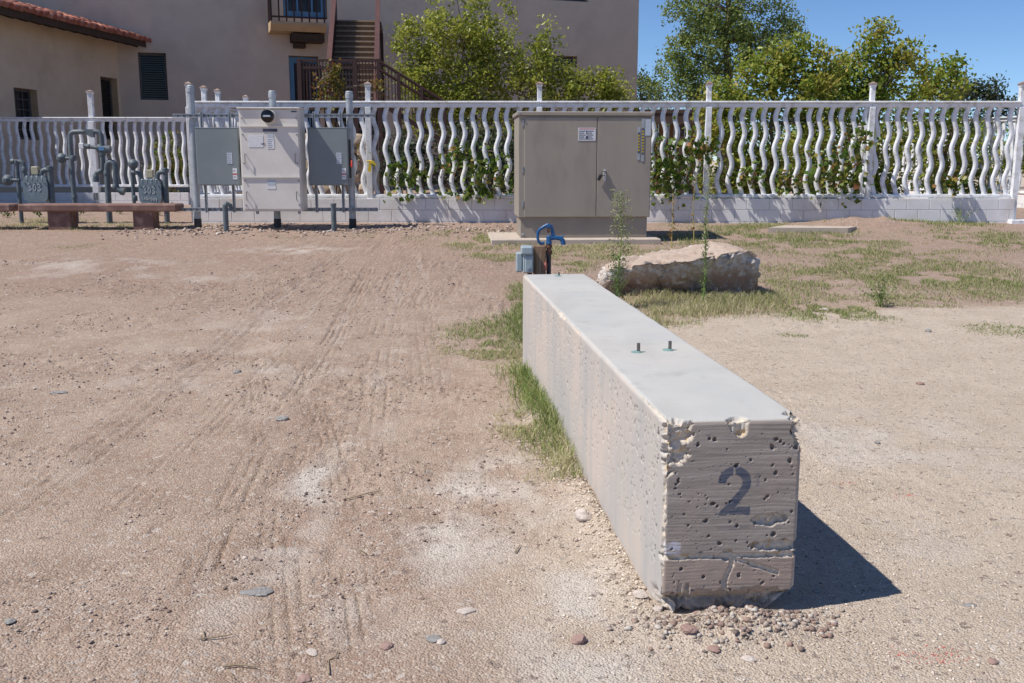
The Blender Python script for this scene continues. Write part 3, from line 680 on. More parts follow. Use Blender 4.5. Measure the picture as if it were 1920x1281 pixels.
def meter_panel():
    y = RY - .55
    root, a, b = panel_box('meter_panel', 'tall pale grey meter panel with round glass meter and pull handles', 456, 560, 204, 396, y, .44, M['panel'])
    w = b.x - a.x; H = b.z - a.z
    MB().box((a.x - .02, y - .05, b.z + .001), (b.x + .02, y + .45, b.z + .022), ch=.004).build('rain_lid', M['panel'], root)
    zs = [a.z + .012, a.z + H * .335, a.z + H * .83, b.z - .012]
    for z0, z1 in zip(zs[:-1], zs[1:]):
        MB().box((a.x + .02, y - .014, z0 + .02), (b.x - .02, y - .0005, z1 - .004), ch=.004).build('cover_plate', M['panel'], root)
    for z in zs[1:3]: MB().box((a.x + .012, y - .034, z - .012), (b.x - .012, y - .0145, z + .018), ch=.003).build('drip_strip', M['panel'], root)
    cm = Vector((a.x + w * .51, y, a.z + H * .925))
    mt = MB().lathe(cm + Vector((0, -.012, 0)), (0, -1, 0), [(0, .115), (.03, .115), (.032, .100), (.10, .098)], 28).build('meter', M['panel'], root, True)
    MB().lathe(cm + Vector((0, -.113, 0)), (0, -1, 0), [(0, .104), (.05, .100), (.065, .075), (.07, .0)], 28).build('glass_cover', M['glass'], mt, True)
    MB().box((cm.x - .055, y - .190, cm.z - .012), (cm.x + .055, y - .181, cm.z + .014)).build('dial_plate', M['label_blue'], mt)
    MB().box((cm.x - .11, y - .022, a.z + H * .83 - .085), (cm.x + .12, y - .0145, a.z + H * .83 - .04)).build('name_plate', M['ink'], root)
    for z in (a.z + H * .52, a.z + H * .15):
        for sx in (a.x + .085, b.x - .075):
            MB().tube([(sx, y - .012, z + .07), (sx, y - .06, z + .065), (sx, y - .06, z - .065), (sx, y - .012, z - .07)], .006, 8).build('pull_handle', M['steel_bolt'], root)
    for z in (a.z + H * .91, a.z + H * .75, a.z + H * .47, a.z + H * .30, a.z + H * .06):
        for sx in (a.x + .055, b.x - .045): MB().lathe((sx, y - .012, z), (0, -1, 0), [(0, .010), (.022, .010), (.024, .004)], 8).build('latch_screw', M['steel_bolt'], root)
    o = sticker(root, y - .014, Vector((a.x + w * .27, 0, a.z + H * .685)), .235, .185, M['label'], 0)
    MB().box((a.x + w * .36, y - .0205, a.z + H * .655), (a.x + w * .42, y - .0187, a.z + H * .665)).build('print', M['ink'], o)
    sticker(root, y - .014, Vector((a.x + w * .515, 0, a.z + H * .665)), .115, .17, M['label'], 5)
    sticker(root, y - .014, Vector((a.x + w * .515, 0, a.z + H * .735)), .10, .06, M['label_blue'])
    sticker(root, y - .014, Vector((a.x + w * .5, 0, a.z + H * .285)), .13, .08, M['label_blue']); sticker(root, y - .014, Vector((a.x + w * .5, 0, a.z + H * .235)), .14, .055, M['label'])
    MB().box((b.x - .12, y - .018, b.z - .055), (b.x - .03, y - .0145, b.z - .035)).build('badge', M['ink'], root)
    for px in (.22, .93): MB().box((a.x + w * px - .02, y + .06, a.z - .05), (a.x + w * px + .02, y + .10, a.z - .001)).build('foot_clip', M['galv_dark'], root)
    MB().box((a.x + .2, y + .441, a.z + .1), (b.x - .2, RY - .107, b.z - .1)).build('mount', M['galv_dark'], root)
meter_panel()
for px, top, lab in ((422, 384, 'grey conduit stub with a hooked cap standing below the plain grey switch box'), (625, 382, 'straight grey conduit stub standing below the shadowed switch box')):
    y = 16.25; g = gh(P(px, 425, y).x, y); c = P(px, top, y); mb = MB().tube([(c.x, y, g - .2), (c.x, y, c.z)], .043, 14)
    if px < 500: mb.tube([(c.x, y, c.z - .03), (c.x + .03, y, c.z + .02), (c.x + .08, y + .02, c.z - .01), (c.x + .10, y + .02, c.z - .08)], [.043, .042, .036, .03], 12)
    else: mb.lathe((c.x, y, c.z - .03), (0, 0, 1), [(0, .048), (.035, .048)], 14)
    thing('conduit_stub', lab, 'pipe', mb, M['gas'], (c.x, y, g - .2), smooth=True)
c = P(694, 306, FY - .2); mb = MB().tube([(c.x - .07, FY - .12, c.z + .04), (c.x + .03, FY - .14, c.z + .03), (c.x + .07, FY - .14, c.z + .01)], .012, 6)
mb.prism([(0, 0), (.045, .01), (.03, -.17), (-.02, -.16)], .006, frame((c.x - .03, FY - .145, c.z + .02), (1, 0, 0))); mb.prism([(0, .02), (.09, -.03), (.10, -.07), (.0, -.02)], .006, frame((c.x + .01, FY - .15, c.z + .02), (1, 0, 0)))
thing('tape_ribbon', 'yellow plastic tape tied around the rough fence post', 'ribbon', mb, M['yellow'], (c.x, FY - .13, c.z))

# ------------------------------------------------------------------ taupe cabinet
def cabinet():
    YC = 14.95; a = P(972, 446, YC); b = P(1221, 446, YC); g = gh(a.x + 1, YC)
    ang = R(3.5); ux = Vector((math.cos(ang), math.sin(ang), 0)); Wd = (b - a).length * .995; H = P(972, 209, YC).z - a.z
    z0 = a.z; D = 1.0
    pm = frame((a.x, YC, 0), ux)
    # pad
    mb = MB(); mb.box((-.42, -.30, g - .15), (Wd + .12, D + .25, z0 - .004), pm, .01)
    thing('concrete_pad', 'tan concrete pad under the taupe cabinet', 'pad', mb, M['pad'], (a.x, YC, g - .15))
    root = empty('utility_cabinet', (a.x, YC, z0), 'large taupe metal utility cabinet with two doors and a padlock', 'cabinet')
    hb = .30
    MB().box((.035, .03, z0), (Wd - .035, D - .03, z0 + hb), pm, .004).build('base', M['cab_base'], root)
    MB().box((.0, .0, z0 + hb + .002), (Wd, D, z0 + H - .062), pm, .006).build('body', M['cab'], root)
    MB().box((-.025, -.035, z0 + H - .06), (Wd + .025, D + .03, z0 + H), pm, .01).build('lid', M['cab'], root)
    xm = Wd * .588
    MB().box((.085, -.020, z0 + hb + .012), (xm - .005, -.0005, z0 + H - .085), pm, .005).build('door', M['cab'], root)
    d2 = MB().box((xm + .005, -.020, z0 + hb + .012), (Wd - .012, -.0005, z0 + H - .085), pm, .005).build('door', M['cab'], root)
    for z in (.45, .95, 1.62): MB().box((.055, -.022, z0 + z), (.082, -.0005, z0 + z + .10), pm, .003).build('hinge', M['galv_dark'], root)
    for x in (.02, Wd - .02): MB().lathe(pm @ Vector((x, -.036, z0 + H - .03)), pm.to_3x3() @ Vector((0, -1, 0)), [(0, .012), (.012, .012), (.014, .003)], 10).build('rivet', M['galv'], root)
    MB().lathe(pm @ Vector((.07, .03, z0 + .05)), pm.to_3x3() @ Vector((0, -1, 0)), [(0, .018), (.012, .018), (.014, .006)], 10).build('rivet', M['galv'], root)
    # hasp, padlock
    q = Vector((xm + .115, -.021, z0 + hb + .64))
    MB().box((q.x - .012, -.05, q.z - .10), (q.x + .016, -.0205, q.z + .06), pm, .004).build('hasp', M['label'], d2)
    T = [pm @ Vector((q.x - .018 + .034 * math.cos(t), -.058, q.z + .012 + .034 * math.sin(t))) for t in np.linspace(.2, 5.2, 12)]
    MB().tube(T, .008, 8).build('shackle', M['steel_bolt'], d2, True)
    lm = pm @ Matrix.Translation((q.x - .075, -.075, q.z - .055)) @ Matrix.Rotation(R(28), 4, 'Y')
    MB().box((-.025, 0, -.04), (.02, .035, .045), lm, .005).build('padlock', M['black'], d2)
    # notices
    def st(x0, x1, za, zb_, m, nm='label', y=-.0245): return MB().box((x0, y, za), (x1, -.0203, zb_), pm).build(nm, m, root)
    s0 = st(xm - .285, xm - .025, z0 + H - .42, z0 + H - .235, M['label'])
    for i in range(5):
        for x0, x1 in ((-.275, -.175), (-.145, -.06)):
            z = z0 + H - .28 - i * .028; st(xm + x0, xm + x1 - .02 * (i % 2), z - .008, z + .003, M['ink'], 'print', -.0258)
    st(xm - .27, xm - .04, z0 + H - .253, z0 + H - .245, M['red'], 'print', -.0262)
    st(xm - .165, xm - .15, z0 + H - .33, z0 + H - .27, M['ink'], 'print', -.0262); st(xm - .17, xm - .14, z0 + H - .40, z0 + H - .35, M['ink'], 'print', -.0262)
    for x, za, zb_ in ((Wd - .195, .70, .22), (Wd - .135, .72, .10)):
        k = st(x - .022, x + .022, z0 + H - za, z0 + H - zb_, M['galv'], 'number_strip', -.027)
        st(x - .016, x + .016, z0 + H - za + .10, z0 + H - zb_ - .08 - (.06 if x > Wd - .15 else 0), M['ink'], 'strip_backing', -.0285)
        z = z0 + H - za + .13
        while z < z0 + H - zb_ - .12 - (.06 if x > Wd - .15 else 0): st(x - .010, x + .010, z, z + .026, M['yellow'], 'print', -.0295); z += .042
    st(Wd - .105, Wd - .02, z0 + H - .345, z0 + H - .105, M['label_blue'])
cabinet()
mb = MB(); q = [GP(1440, 436), GP(1590, 437), GP(1606, 432), GP(1470, 428)]
q = [Vector((v.x, v.y, 0)) for v in q]; zz = max(gh(v.x, v.y) for v in q) + .03
mb.add([(v.x, v.y, zz - .15) for v in q] + [(v.x, v.y, zz) for v in q], [(3, 2, 1, 0), (4, 5, 6, 7), (0, 1, 5, 4), (1, 2, 6, 5), (2, 3, 7, 6), (3, 0, 4, 7)])
thing('concrete_slab', 'flat pale concrete slab lying in the grass before the fence', 'slab', mb, M['pad'], (q[0].x, q[0].y, zz - .15))

# ------------------------------------------------------------------ hydrant, wooden post, outlet box
HY = 7.62
def hydrant():
    S = HY / FPX * 1.005
    def H(px, py, y=HY): return P(px, py, y)
    g = gh(H(1028, 500).x, HY)
    a, b = H(1000, 460), H(1023.5, 460); zt_ = a.z; wp = b.x - a.x
    root = empty('wooden_post', ((a.x + b.x) / 2, HY, g - .2), 'short weathered square wooden post between outlet box and hydrant', 'post')
    mb = MB(); mb.box((a.x, HY - wp / 2, g - .2), (b.x, HY + wp / 2, zt_), ch=.006); mb.build('timber', M['wood'], root)
    # outlet box on a conduit
    root = empty('outlet_box', (H(984, 500).x, HY, H(984, 510).z), 'pale blue-grey weatherproof outlet box mounted on the wooden post', 'outlet box')
    f = HY - wp / 2 - .01
    A, B2 = H(980.5, 510), H(998.5, 460)
    MB().box((A.x, f - .02, A.z), (a.x - .001, f + .075, B2.z - .062), ch=.006).build('body', M['outlet'], root)
    MB().box((A.x - .018, f - .045, B2.z - .064), (a.x - .003, f + .08, B2.z), ch=.012).build('hood', M['outlet'], root)
    MB().box((A.x + .016, f - .034, A.z + .006), (a.x - .006, f - .021, B2.z - .075), ch=.005).build('cover_door', M['outlet'], root)
    MB().box((H(967, 500).x, f + .0, A.z + .003), (A.x - .001, f + .085, B2.z - .05), ch=.012).build('side_cover', M['outlet'], root)
    k = H(991, 500); MB().lathe((k.x, f - .0345, k.z), (0, -1, 0), [(0, .016), (.003, .016), (.0031, .011), (.005, .011), (.0051, .004)], 16).build('knockout', M['outlet'], root, True)
    MB().tube([(A.x + .052, f + .04, g - .2), (A.x + .052, f + .04, A.z - .001)], .019, 12).build('conduit', M['rust'], root, True)
    # frost proof hydrant
    px = 1029.0; X = H(px, 480).x; root = empty('yard_hydrant', (X, HY - .01, g - .2), 'blue cast iron yard hydrant with curved lever and spout', 'hydrant')
    y0 = HY - .01
    MB().tube([(X, y0, g - .2), (X, y0, H(px, 458).z)], .018, 14).build('standpipe', M['pipe_black'], root, True)
    MB().lathe((X, y0, H(px, 477).z), (0, 0, 1), [(0, .0185), (.002, .026), (.03, .026), (.032, .0185), (.05, .0185), (.052, .024), (.075, .024)], 14).build('clamp', M['rust'], root, True)
    hd = MB().lathe((X, y0, H(px, 458).z), (0, 0, 1), [(0, .020), (.004, .0235), (.016, .0235), (.018, .0205), (.04, .021), (.058, .0215), (.064, .012), (.07, .008)], 18)
    z1 = H(px, 446.5).z
    hd.tube([(X + .01, y0, z1), (X + .05, y0, z1 + .003), (X + .088, y0, z1 - .002), (X + .104, y0, z1 - .016), (X + .108, y0, z1 - .036)], [.018, .017, .017, .018, .0195], 14)
    hd.lathe((X + .109, y0, z1 - .05), (0, 0, 1), [(0, .016), (.002, .020), (.014, .020), (.016, .018)], 14)
    hd.tube([(X + .100, y0, z1 + .01), (X + .110, y0, z1 + .022)], [.008, .006], 8)
    hd.build('spout_head', M['hyd'], root, True)
    # yoke arm from the spout up to the pivot
    pv = H(1028.5, 424); fr = frame((0, 0, 0), (1, 0, 0))
    arm = [(X + .052, z1 + .012), (X + .018, z1 + .014), (X + .016, z1 + .022), (pv.x + .012, pv.z - .006), (pv.x + .018, pv.z + .016), (pv.x + .032, pv.z + .006), (X + .044, z1 + .04)]
    MB().prism(arm, .022, Matrix.Translation((0, y0 - .011, 0))).build('yoke', M['hyd'], root)
    MB().lathe((pv.x, y0 + .018, pv.z), (0, -1, 0), [(0, .017), (.036, .017), (.038, .012)], 16).build('pivot', M['hyd'], root, True)
    lev = [H(*q) for q in ((1027, 421), (1020, 425), (1012, 430), (1008.5, 436), (1008, 446), (1010, 453), (1013, 456.5), (1021, 456))]
    MB().tube([(v.x, y0 - .004, v.z) for v in lev], [.013, .013, .0125, .012, .011, .011, .012, .010], 10).build('lever', M['hyd'], root, True)
    MB().tube([(pv.x - .004, y0, pv.z - .01), (X - .002, y0, pv.z - .045), (X, y0, z1 + .045)], [.010, .011, .006], 8).build('link_rod', M['rust'], root, True)
    MB().lathe((pv.x - .002, y0 - .012, pv.z - .03), (0, -1, 0), [(0, .010), (.01, .010)], 8).build('link_bolt', M['rust'], root, True)
    v = H(1022.5, 497); MB().lathe((v.x, y0 - .03, v.z - .036), (0, 0, 1), [(0, .006), (.012, .013), (.05, .0135), (.062, .008), (.10, .005)], 12).build('drain_bulb', M['pink'], root, True)
    MB().tube([(v.x, y0 - .03, v.z + .06), (X - .01, y0 - .02, v.z + .1)], .006, 8).build('hanger_wire', M['pipe_black'], root)
    MB().tube([(X - .022, y0 - .012, H(0, 472).z), (X - .06, y0 - .012, H(0, 474).z)], .012, 8).build('strap', M['galv_dark'], root)
hydrant()

# ------------------------------------------------------------------ boulder
def boulder():
    n1, n2, n3 = 150, 80, 46
    bm = {}
    def shell(n1, n2, n3):
        V = []; F = []
        def grid(na, nb, fn, flip):
            a, b = np.meshgrid(np.linspace(0, 1, na), np.linspace(0, 1, nb)); k = sum(len(v) for v in V); V.append(fn(a.ravel(), b.ravel()))
            i = np.arange(na * nb).reshape(nb, na) + k; q = np.stack([i[:-1, :-1], i[:-1, 1:], i[1:, 1:], i[1:, :-1]], -1).reshape(-1, 4); F.append(q[:, ::-1] if flip else q)
        grid(n1, n3, lambda a, b: np.stack([a, 0 * a, b], -1), False); grid(n1, n3, lambda a, b: np.stack([a, 0 * a + 1, b], -1), True)
        grid(n2, n3, lambda a, b: np.stack([0 * a, a, b], -1), True); grid(n2, n3, lambda a, b: np.stack([0 * a + 1, a, b], -1), False)
        grid(n1, n2, lambda a, b: np.stack([a, b, 0 * a + 1], -1), False)
        V = np.concatenate(V); F = np.concatenate(F); key = np.round(V * 1e6).astype(np.int64); _, f, inv = np.unique(key, axis=0, return_index=True, return_inverse=True)
        return V[f], inv.ravel()[F]
    V, F = shell(n1, n2, n3); u, v, w = V.T
    Y0 = 10.15; c = P(1280, 556, Y0); L = 310 * Y0 / FPX; g = gh(c.x, Y0)
    tz = np.interp(u, [0, .08, .2, .55, .86, .93, 1.0], [.25, .32, .35, .41, .50, .48, .40])        # front rim height
    bz = np.interp(u, [0, .12, .3, .6, .8, .93, 1.0], [.28, .36, .41, .46, .53, .50, .42])           # back rim height
    lx = np.interp(v, [0, .5, 1], [0, .02, .10]); rx = np.interp(v, [0, .5, 1], [1, .99, .93])
    X = (lx + (rx - lx) * u - .5) * L; top = tz + (bz - tz) * v; Yd = (v - .0) * .95
    # plan outline: bulging front, ends drawn back
    Yd = Yd + .16 * (1 - v) * (2 * np.abs(u - .52)) ** 2.2 + .05 * np.sin(u * 9) * (1 - v)
    Z = -.15 + (top + .15) * w
    lean = (w - .55); Yd = Yd + (1 - v) ** 2 * (1 - w) ** .8 * np.interp(u, [0, .08, .2, .66, .76, 1], [.06, .14, .44, .44, .20, .14])
    X = X + np.where(u > .9, (1 - w) * .05, 0) - np.where(u < .06, (1 - w) * .02, 0)
    p = np.stack([X, Yd, Z], -1)
    cen = np.array([0, .45, .1]); nrm = p - cen; nrm[:, 2] *= 1.5; nrm /= np.linalg.norm(nrm, axis=1)[:, None]
    side = 1 - sstep(.80, 1.0, w) * 0.85
    isTop = (w > .999) & (u > .03) & (u < .97) & (v > .04) & (v < .97)
    k = np.where(isTop, .12, 1.0)
    d = k * (.06 * fbm(p[:, 0] * 3.2, p[:, 1] * 3.2, p[:, 2] * 4, 4, 80) + .085 * np.abs(fbm(p[:, 0] * 8, p[:, 1] * 8, p[:, 2] * 8, 5, 81)) - .03)
    d -= (1 - isTop) * .05 * np.clip(fbm(p[:, 0] * 15, p[:, 1] * 15, p[:, 2] * 15, 3, 82) - .15, 0, 1) * 2
    d += isTop * (.03 * fbm(p[:, 0] * 3, p[:, 1] * 3, 0, 5, 83) + .012 * fbm(p[:, 0] * 22, p[:, 1] * 22, 0, 3, 84))
    # vertical fissures and the notch at the left of the ledge
    for ux_, wd, dp in ((.37, .018, .09), (.70, .012, .08), (.155, .02, .05)): d -= dp * np.exp(-((u - ux_ - .02 * np.sin(w * 7)) / wd) ** 2) * (v < .3)
    d -= .05 * np.exp(-((u - .14 - .12 * v) / .03) ** 2) * isTop
    p = p + nrm * d[:, None]
    fg = np.random.default_rng(12)
    for _ in range(46):      # break the sides into flat fracture planes
        a_ = fg.uniform(-2.9, -.2); e_ = fg.uniform(-.35, .45); nv = np.array([math.cos(a_) * math.cos(e_), math.sin(a_) * math.cos(e_), math.sin(e_)])
        pc = np.array([fg.uniform(-.5, .5) * L, .3, .22]); dd = (p - pc) @ nv; near_ = np.exp(-((p[:, 0] - pc[0]) / .28) ** 2)
        top_d = np.max(np.where(near_ > .4, dd, -9)); cut = np.maximum(dd - (top_d - fg.uniform(.02, .075)), 0) * (near_ > .35) * (~isTop); p = p - cut[:, None] * nv[None] * .9
    p = p + nrm * ((~isTop) * (.014 * fbm(p[:, 0] * 26, p[:, 1] * 26, p[:, 2] * 26, 3, 88) - .03 * np.clip(fbm(p[:, 0] * 12, p[:, 1] * 12, p[:, 2] * 12, 3, 89) - .2, 0, 1)))[:, None]
    me = np_mesh('boulder', p, F, True)
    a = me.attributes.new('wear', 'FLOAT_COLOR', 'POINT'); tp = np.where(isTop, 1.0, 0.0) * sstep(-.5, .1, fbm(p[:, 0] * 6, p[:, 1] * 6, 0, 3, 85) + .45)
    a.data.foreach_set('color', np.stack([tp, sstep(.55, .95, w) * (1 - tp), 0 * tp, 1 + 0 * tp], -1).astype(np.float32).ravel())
    m = bpy.data.materials.new('boulder_stone'); m.use_nodes = True; nt = m.node_tree; b = nt.nodes['Principled BSDF']; b.inputs['Roughness'].default_value = .95; b.inputs['Specular IOR Level'].default_value = .15
    at = nt.nodes.new('ShaderNodeAttribute'); at.attribute_name = 'wear'; sp = nt.nodes.new('ShaderNodeSeparateColor'); nt.links.new(at.outputs['Color'], sp.inputs[0])
    geo = nt.nodes.new('ShaderNodeNewGeometry')
    def noise(s): q = nt.nodes.new('ShaderNodeTexNoise'); q.inputs['Scale'].default_value = s; q.inputs['Detail'].default_value = 6; nt.links.new(geo.outputs['Position'], q.inputs[0]); return q.outputs[0]
    def mr(s, lo, hi): r = nt.nodes.new('ShaderNodeMapRange'); nt.links.new(s, r.inputs[0]); r.inputs[1].default_value = lo; r.inputs[2].default_value = hi; return r.outputs[0]
    def mix(f, c1, c2):
        k = nt.nodes.new('ShaderNodeMix'); k.data_type = 'RGBA'; nt.links.new(f, k.inputs[0])
        for j, cc in ((6, c1), (7, c2)):
            if isinstance(cc, tuple): k.inputs[j].default_value = (*cc, 1)
            else: nt.links.new(cc, k.inputs[j])
        return k.outputs[2]
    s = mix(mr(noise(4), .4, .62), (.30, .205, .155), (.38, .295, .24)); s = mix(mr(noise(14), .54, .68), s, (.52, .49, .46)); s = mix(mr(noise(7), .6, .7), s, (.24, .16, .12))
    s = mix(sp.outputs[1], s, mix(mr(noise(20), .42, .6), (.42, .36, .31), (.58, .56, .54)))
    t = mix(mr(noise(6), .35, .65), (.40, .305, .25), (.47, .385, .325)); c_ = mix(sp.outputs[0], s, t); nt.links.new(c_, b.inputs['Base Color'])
    bp = nt.nodes.new('ShaderNodeBump'); bp.inputs['Strength'].default_value = .7; bp.inputs['Distance'].default_value = .02; nt.links.new(noise(40), bp.inputs['Height']); nt.links.new(bp.outputs[0], b.inputs['Normal'])
    me.materials.append(m); o = bpy.data.objects.new('boulder', me); col.objects.link(o); o.location = (c.x, Y0, g); W[o] = o.location.copy()
    tag(o, 'large flat-topped pale tan boulder lying in the grass', 'boulder'); return o
boulder()

# ------------------------------------------------------------------ benches
def bench(x0, x1, label, Y=16.55, yt=383):
    a, b = P(x0, yt, Y), P(x1, yt, Y); zt_ = a.z; th = .125; D = .42; g = gh((a.x + b.x) / 2, Y)
    root = empty('concrete_bench', ((a.x + b.x) / 2, Y, g), label, 'bench', 'concrete benches by the gas meters')
    MB().box((a.x, Y, zt_ - th), (b.x, Y + D, zt_), ch=.022).build('seat', M['bench'], root)
    L = b.x - a.x
    for f0, f1 in ((.175, .315), (.715, .84)):
        MB().add([Vector((a.x + L * f + dx, Y + y, z)) for z, dx in ((g - .1, 0), (zt_ - th - .002, 0)) for f, y in ((f0, .06), (f1, .06), (f1, .36), (f0, .36))],
                 [(3, 2, 1, 0), (4, 5, 6, 7), (0, 1, 5, 4), (1, 2, 6, 5), (2, 3, 7, 6), (3, 0, 4, 7)]).build('leg', M['bench'], root)
bench(32, 330, 'red-brown concrete bench standing in front of the chalked gas meters')
bench(-280, 18, 'red-brown concrete bench whose end shows past the first gas meter')

# ------------------------------------------------------------------ gas meters
MY = 17.55
STROKES = {'3': [[(0, .95), (.5, 1), (.75, .8), (.35, .55), (.8, .3), (.5, .02), (0, .08)]], '0': [[(.45, 1), (.08, .6), (.12, .15), (.45, 0), (.8, .35), (.75, .8), (.45, 1)]],
           'L': [[(.1, 1), (.05, 0), (.7, .05)]], 'A': [[(0, 0), (.4, 1), (.8, 0)], [(.15, .4), (.65, .4)]], 'U': [[(.05, 1), (.1, .2), (.4, 0), (.7, .25), (.75, 1)]], 'N': [[(.05, 0), (.08, 1), (.7, .05), (.75, 1)]],
           'D': [[(.1, 0), (.1, 1), (.6, .85), (.75, .4), (.1, 0)]], 'R': [[(.1, 0), (.1, 1), (.65, .85), (.5, .5), (.1, .5), (.75, 0)]], 'Y': [[(.05, 1), (.4, .55)], [(.8, 1), (.25, 0)]]}
def chalk_text(txt, x, y, z, w, h, parent, tilt=0.0, r=.0032):
    for i, ch in enumerate(txt):
        mb = MB()
        for st in STROKES[ch]:
            mb.tube([(x + i * w * 1.28 + p * w, y, z + q * h + tilt * (i + p)) for p, q in st], r, 5)
        mb.build('chalk_mark', M['chalk'], parent)
def gm(px, py, y=MY): return P(px, py, y)
def gas_meter(cx, ytop, ybot, wpx, label, text2=None):
    c = gm(cx, (ytop + ybot) / 2); s = MY / FPX * 1.0; hw = wpx * s / 2; zt_, zb_ = gm(cx, ytop).z, gm(cx, ybot).z; h = zt_ - zb_; g = gh(c.x, MY)
    root = empty('gas_meter', (c.x, MY, zb_), label, 'gas meter', 'gas meters in front of the set-back fence')
    out = [(-.92, .12), (-.70, -.0), (.70, 0), (.92, .12), (1, .3), (1, .72), (.9, .92), (.75, 1), (-.75, 1), (-.9, .92), (-1, .72), (-1, .3)]
    MB().prism([(c.x + u * hw, zb_ + v * h) for u, v in out], .20, Matrix.Translation((0, MY, 0))).build('case', M['gas_meter'], root)
    MB().prism([(c.x + u * hw * 1.08, zb_ + h * (.05 + .93 * v)) for u, v in out], .03, Matrix.Translation((0, MY + .085, 0))).build('flange', M['gas_meter'], root)
    for k in range(4): MB().lathe((c.x + hw * (-.62 + k * .41), MY + .03, zt_ - h * .16), (0, 0, 1), [(0, .035), (h * .15, .035), (h * .19, .02)], 10).build('top_lug', M['gas_meter'], root, True)
    for k in range(5): MB().lathe((c.x + hw * (-.8 + k * .4), MY - .001, zt_ - h * .26), (0, -1, 0), [(0, .012), (.012, .010)], 8).build('flange_bolt', M['gas'], root)
    ix = MB().box((c.x - .06, MY + .03, zt_ + .03), (c.x + .06, MY + .12, zt_ + .17), ch=.01).build('index_box', M['brass'], root)
    MB().lathe((c.x, MY + .07, zt_ - .02), (0, 0, 1), [(0, .045), (.05, .035)], 10).build('index_neck', M['gas_meter'], root, True)
    chalk_text('303', c.x - hw * .55, MY - .004, zb_ + h * .44, hw * .30, h * .28, root, -.004)
    if text2: chalk_text(text2, c.x - hw * .72, MY - .004, zb_ + h * .20, hw * .155, h * .13, root, -.006, .003)
    return root
gas_meter(281, 337, 383, 42, 'grey gas meter chalked 303 LAUNDRY behind the bench', 'LAUNDRY')
gas_meter(66, 331, 379, 46, 'grey gas meter chalked 303 alone beyond the bench end')
def pipe_run(name, label, runs, extras=(), y=MY + .08):
    pts = [gm(*p, y) for p in runs[0][0]]; g = gh(pts[0].x, y); root = empty(name, (pts[0].x, y, g), label, 'pipe', 'gas pipework')
    for pl, r in runs:
        r *= 1.2
        q = [gm(a, b, y) for a, b in pl]; q2 = []
        for i, p in enumerate(q):   # soften elbows
            if 0 < i < len(q) - 1:
                d0 = (q[i - 1] - p); d1 = (q[i + 1] - p); k = min(.06, d0.length / 2, d1.length / 2)
                q2 += [p + d0.normalized() * k, p + (d0.normalized() + d1.normalized()) * k * .3, p + d1.normalized() * k]
            else: q2.append(p)
        if pl[0][1] > 378: q2[0].z = g - .2
        MB().tube(q2, r, 12).build('pipe', M['gas'], root, True)
        for i in (0, len(q) - 1):
            if 250 < pl[i][1] < 378:
                d = (q[1] - q[0]).normalized() if i == 0 else (q[-1] - q[-2]).normalized()
                MB().lathe(q[i] - d * .03, d, [(0, r * 1.35), (.06, r * 1.35)], 10).build('coupling', M['gas'], root, True)
    for kind, px, py, r in extras:
        c = gm(px, py, y)
        if kind == 'disk': MB().lathe(c + Vector((0, .06, 0)), (0, -1, 0), [(0, r * .6), (.02, r), (.06, r * 1.02), (.065, r * .92), (.09, r * .85), (.12, r * .35), (.16, r * .3)], 20).build('regulator', M['gas'], root, True)
        if kind == 'valve': MB().lathe(c - Vector((0, 0, .05)), (0, 0, 1), [(0, r * .8), (.02, r), (.08, r), (.1, r * .8)], 10).build('valve', M['gas'], root, True)
    return root
pipe_run('gas_riser', 'grey gas riser with round regulator feeding the laundry meter', [([(252, 382), (249, 345), (248, 312)], .026), ([(250, 324), (262, 324), (265, 338)], .03)], [('disk', 249, 308, .085), ('valve', 253, 372, .045)])
pipe_run('gas_riser', 'grey gas outlet riser standing right after the laundry meter', [([(311, 382), (310, 320)], .038), ([(310, 323), (296, 322), (295, 338)], .035)], [('valve', 310, 320, .045)])
pipe_run('gas_riser', 'grey gas riser with drooping round regulator by the first meter', [([(38, 382), (34, 340), (31, 304)], .03), ([(24, 303), (44, 303), (47, 330)], .03), ([(34, 338), (20, 338)], .025)], [('disk', 14, 338, .095), ('valve', 46, 318, .05)])
pipe_run('gas_riser', 'grey gas outlet riser beside the meter chalked 303 alone', [([(98, 382), (94, 316)], .042), ([(94, 318), (78, 319), (76, 336)], .035)], [('valve', 94, 317, .055)])
pipe_run('gas_bypass', 'tall grey gas pipe loop with a blue-labelled regulator crossing the fence post', [([(141, 382), (136, 330), (131, 248), (160, 247)], .036), ([(176, 247), (189, 247), (192, 275)], .034), ([(192, 288), (193, 322), (180, 322), (180, 338)], .036), ([(138, 297), (118, 297)], .024)],
         [('disk', 115, 297, .085), ('valve', 137, 297, .055), ('valve', 140, 370, .05), ('valve', 180, 333, .055)])
gb = [o for o in col.objects if o.name.startswith('gas_bypass')][0]
y = MY + .08; c1, c2 = gm(158, 274, y), gm(207, 281, y)
MB().tube([c1, c1.lerp(c2, .2), c1.lerp(c2, .21), c1.lerp(c2, .5), c1.lerp(c2, .52), c2], [.045, .045, .032, .032, .07, .068], 14).build('service_regulator', M['gas'], gb, True)
MB().box((c1.x - .08, y - .045, c1.z - .045), (c1.x + .005, y + .045, c1.z + .05), ch=.008).build('white_cap', M['label'], gb)
lb = c1.lerp(c2, .72); MB().box((lb.x - .05, y - .075, lb.z - .03), (lb.x + .05, y - .066, lb.z + .03)).build('blue_label', M['blue_door'], gb)
a, b = gm(155, 247, y), gm(176, 247, y); MB().prism([(a.x, a.z + .04), (b.x, b.z + .04), (b.x, b.z - .10), (b.x - .03, b.z - .10), (a.x, a.z - .02)], .07, Matrix.Translation((0, y - .035, 0))).build('strainer', M['gas'], gb)
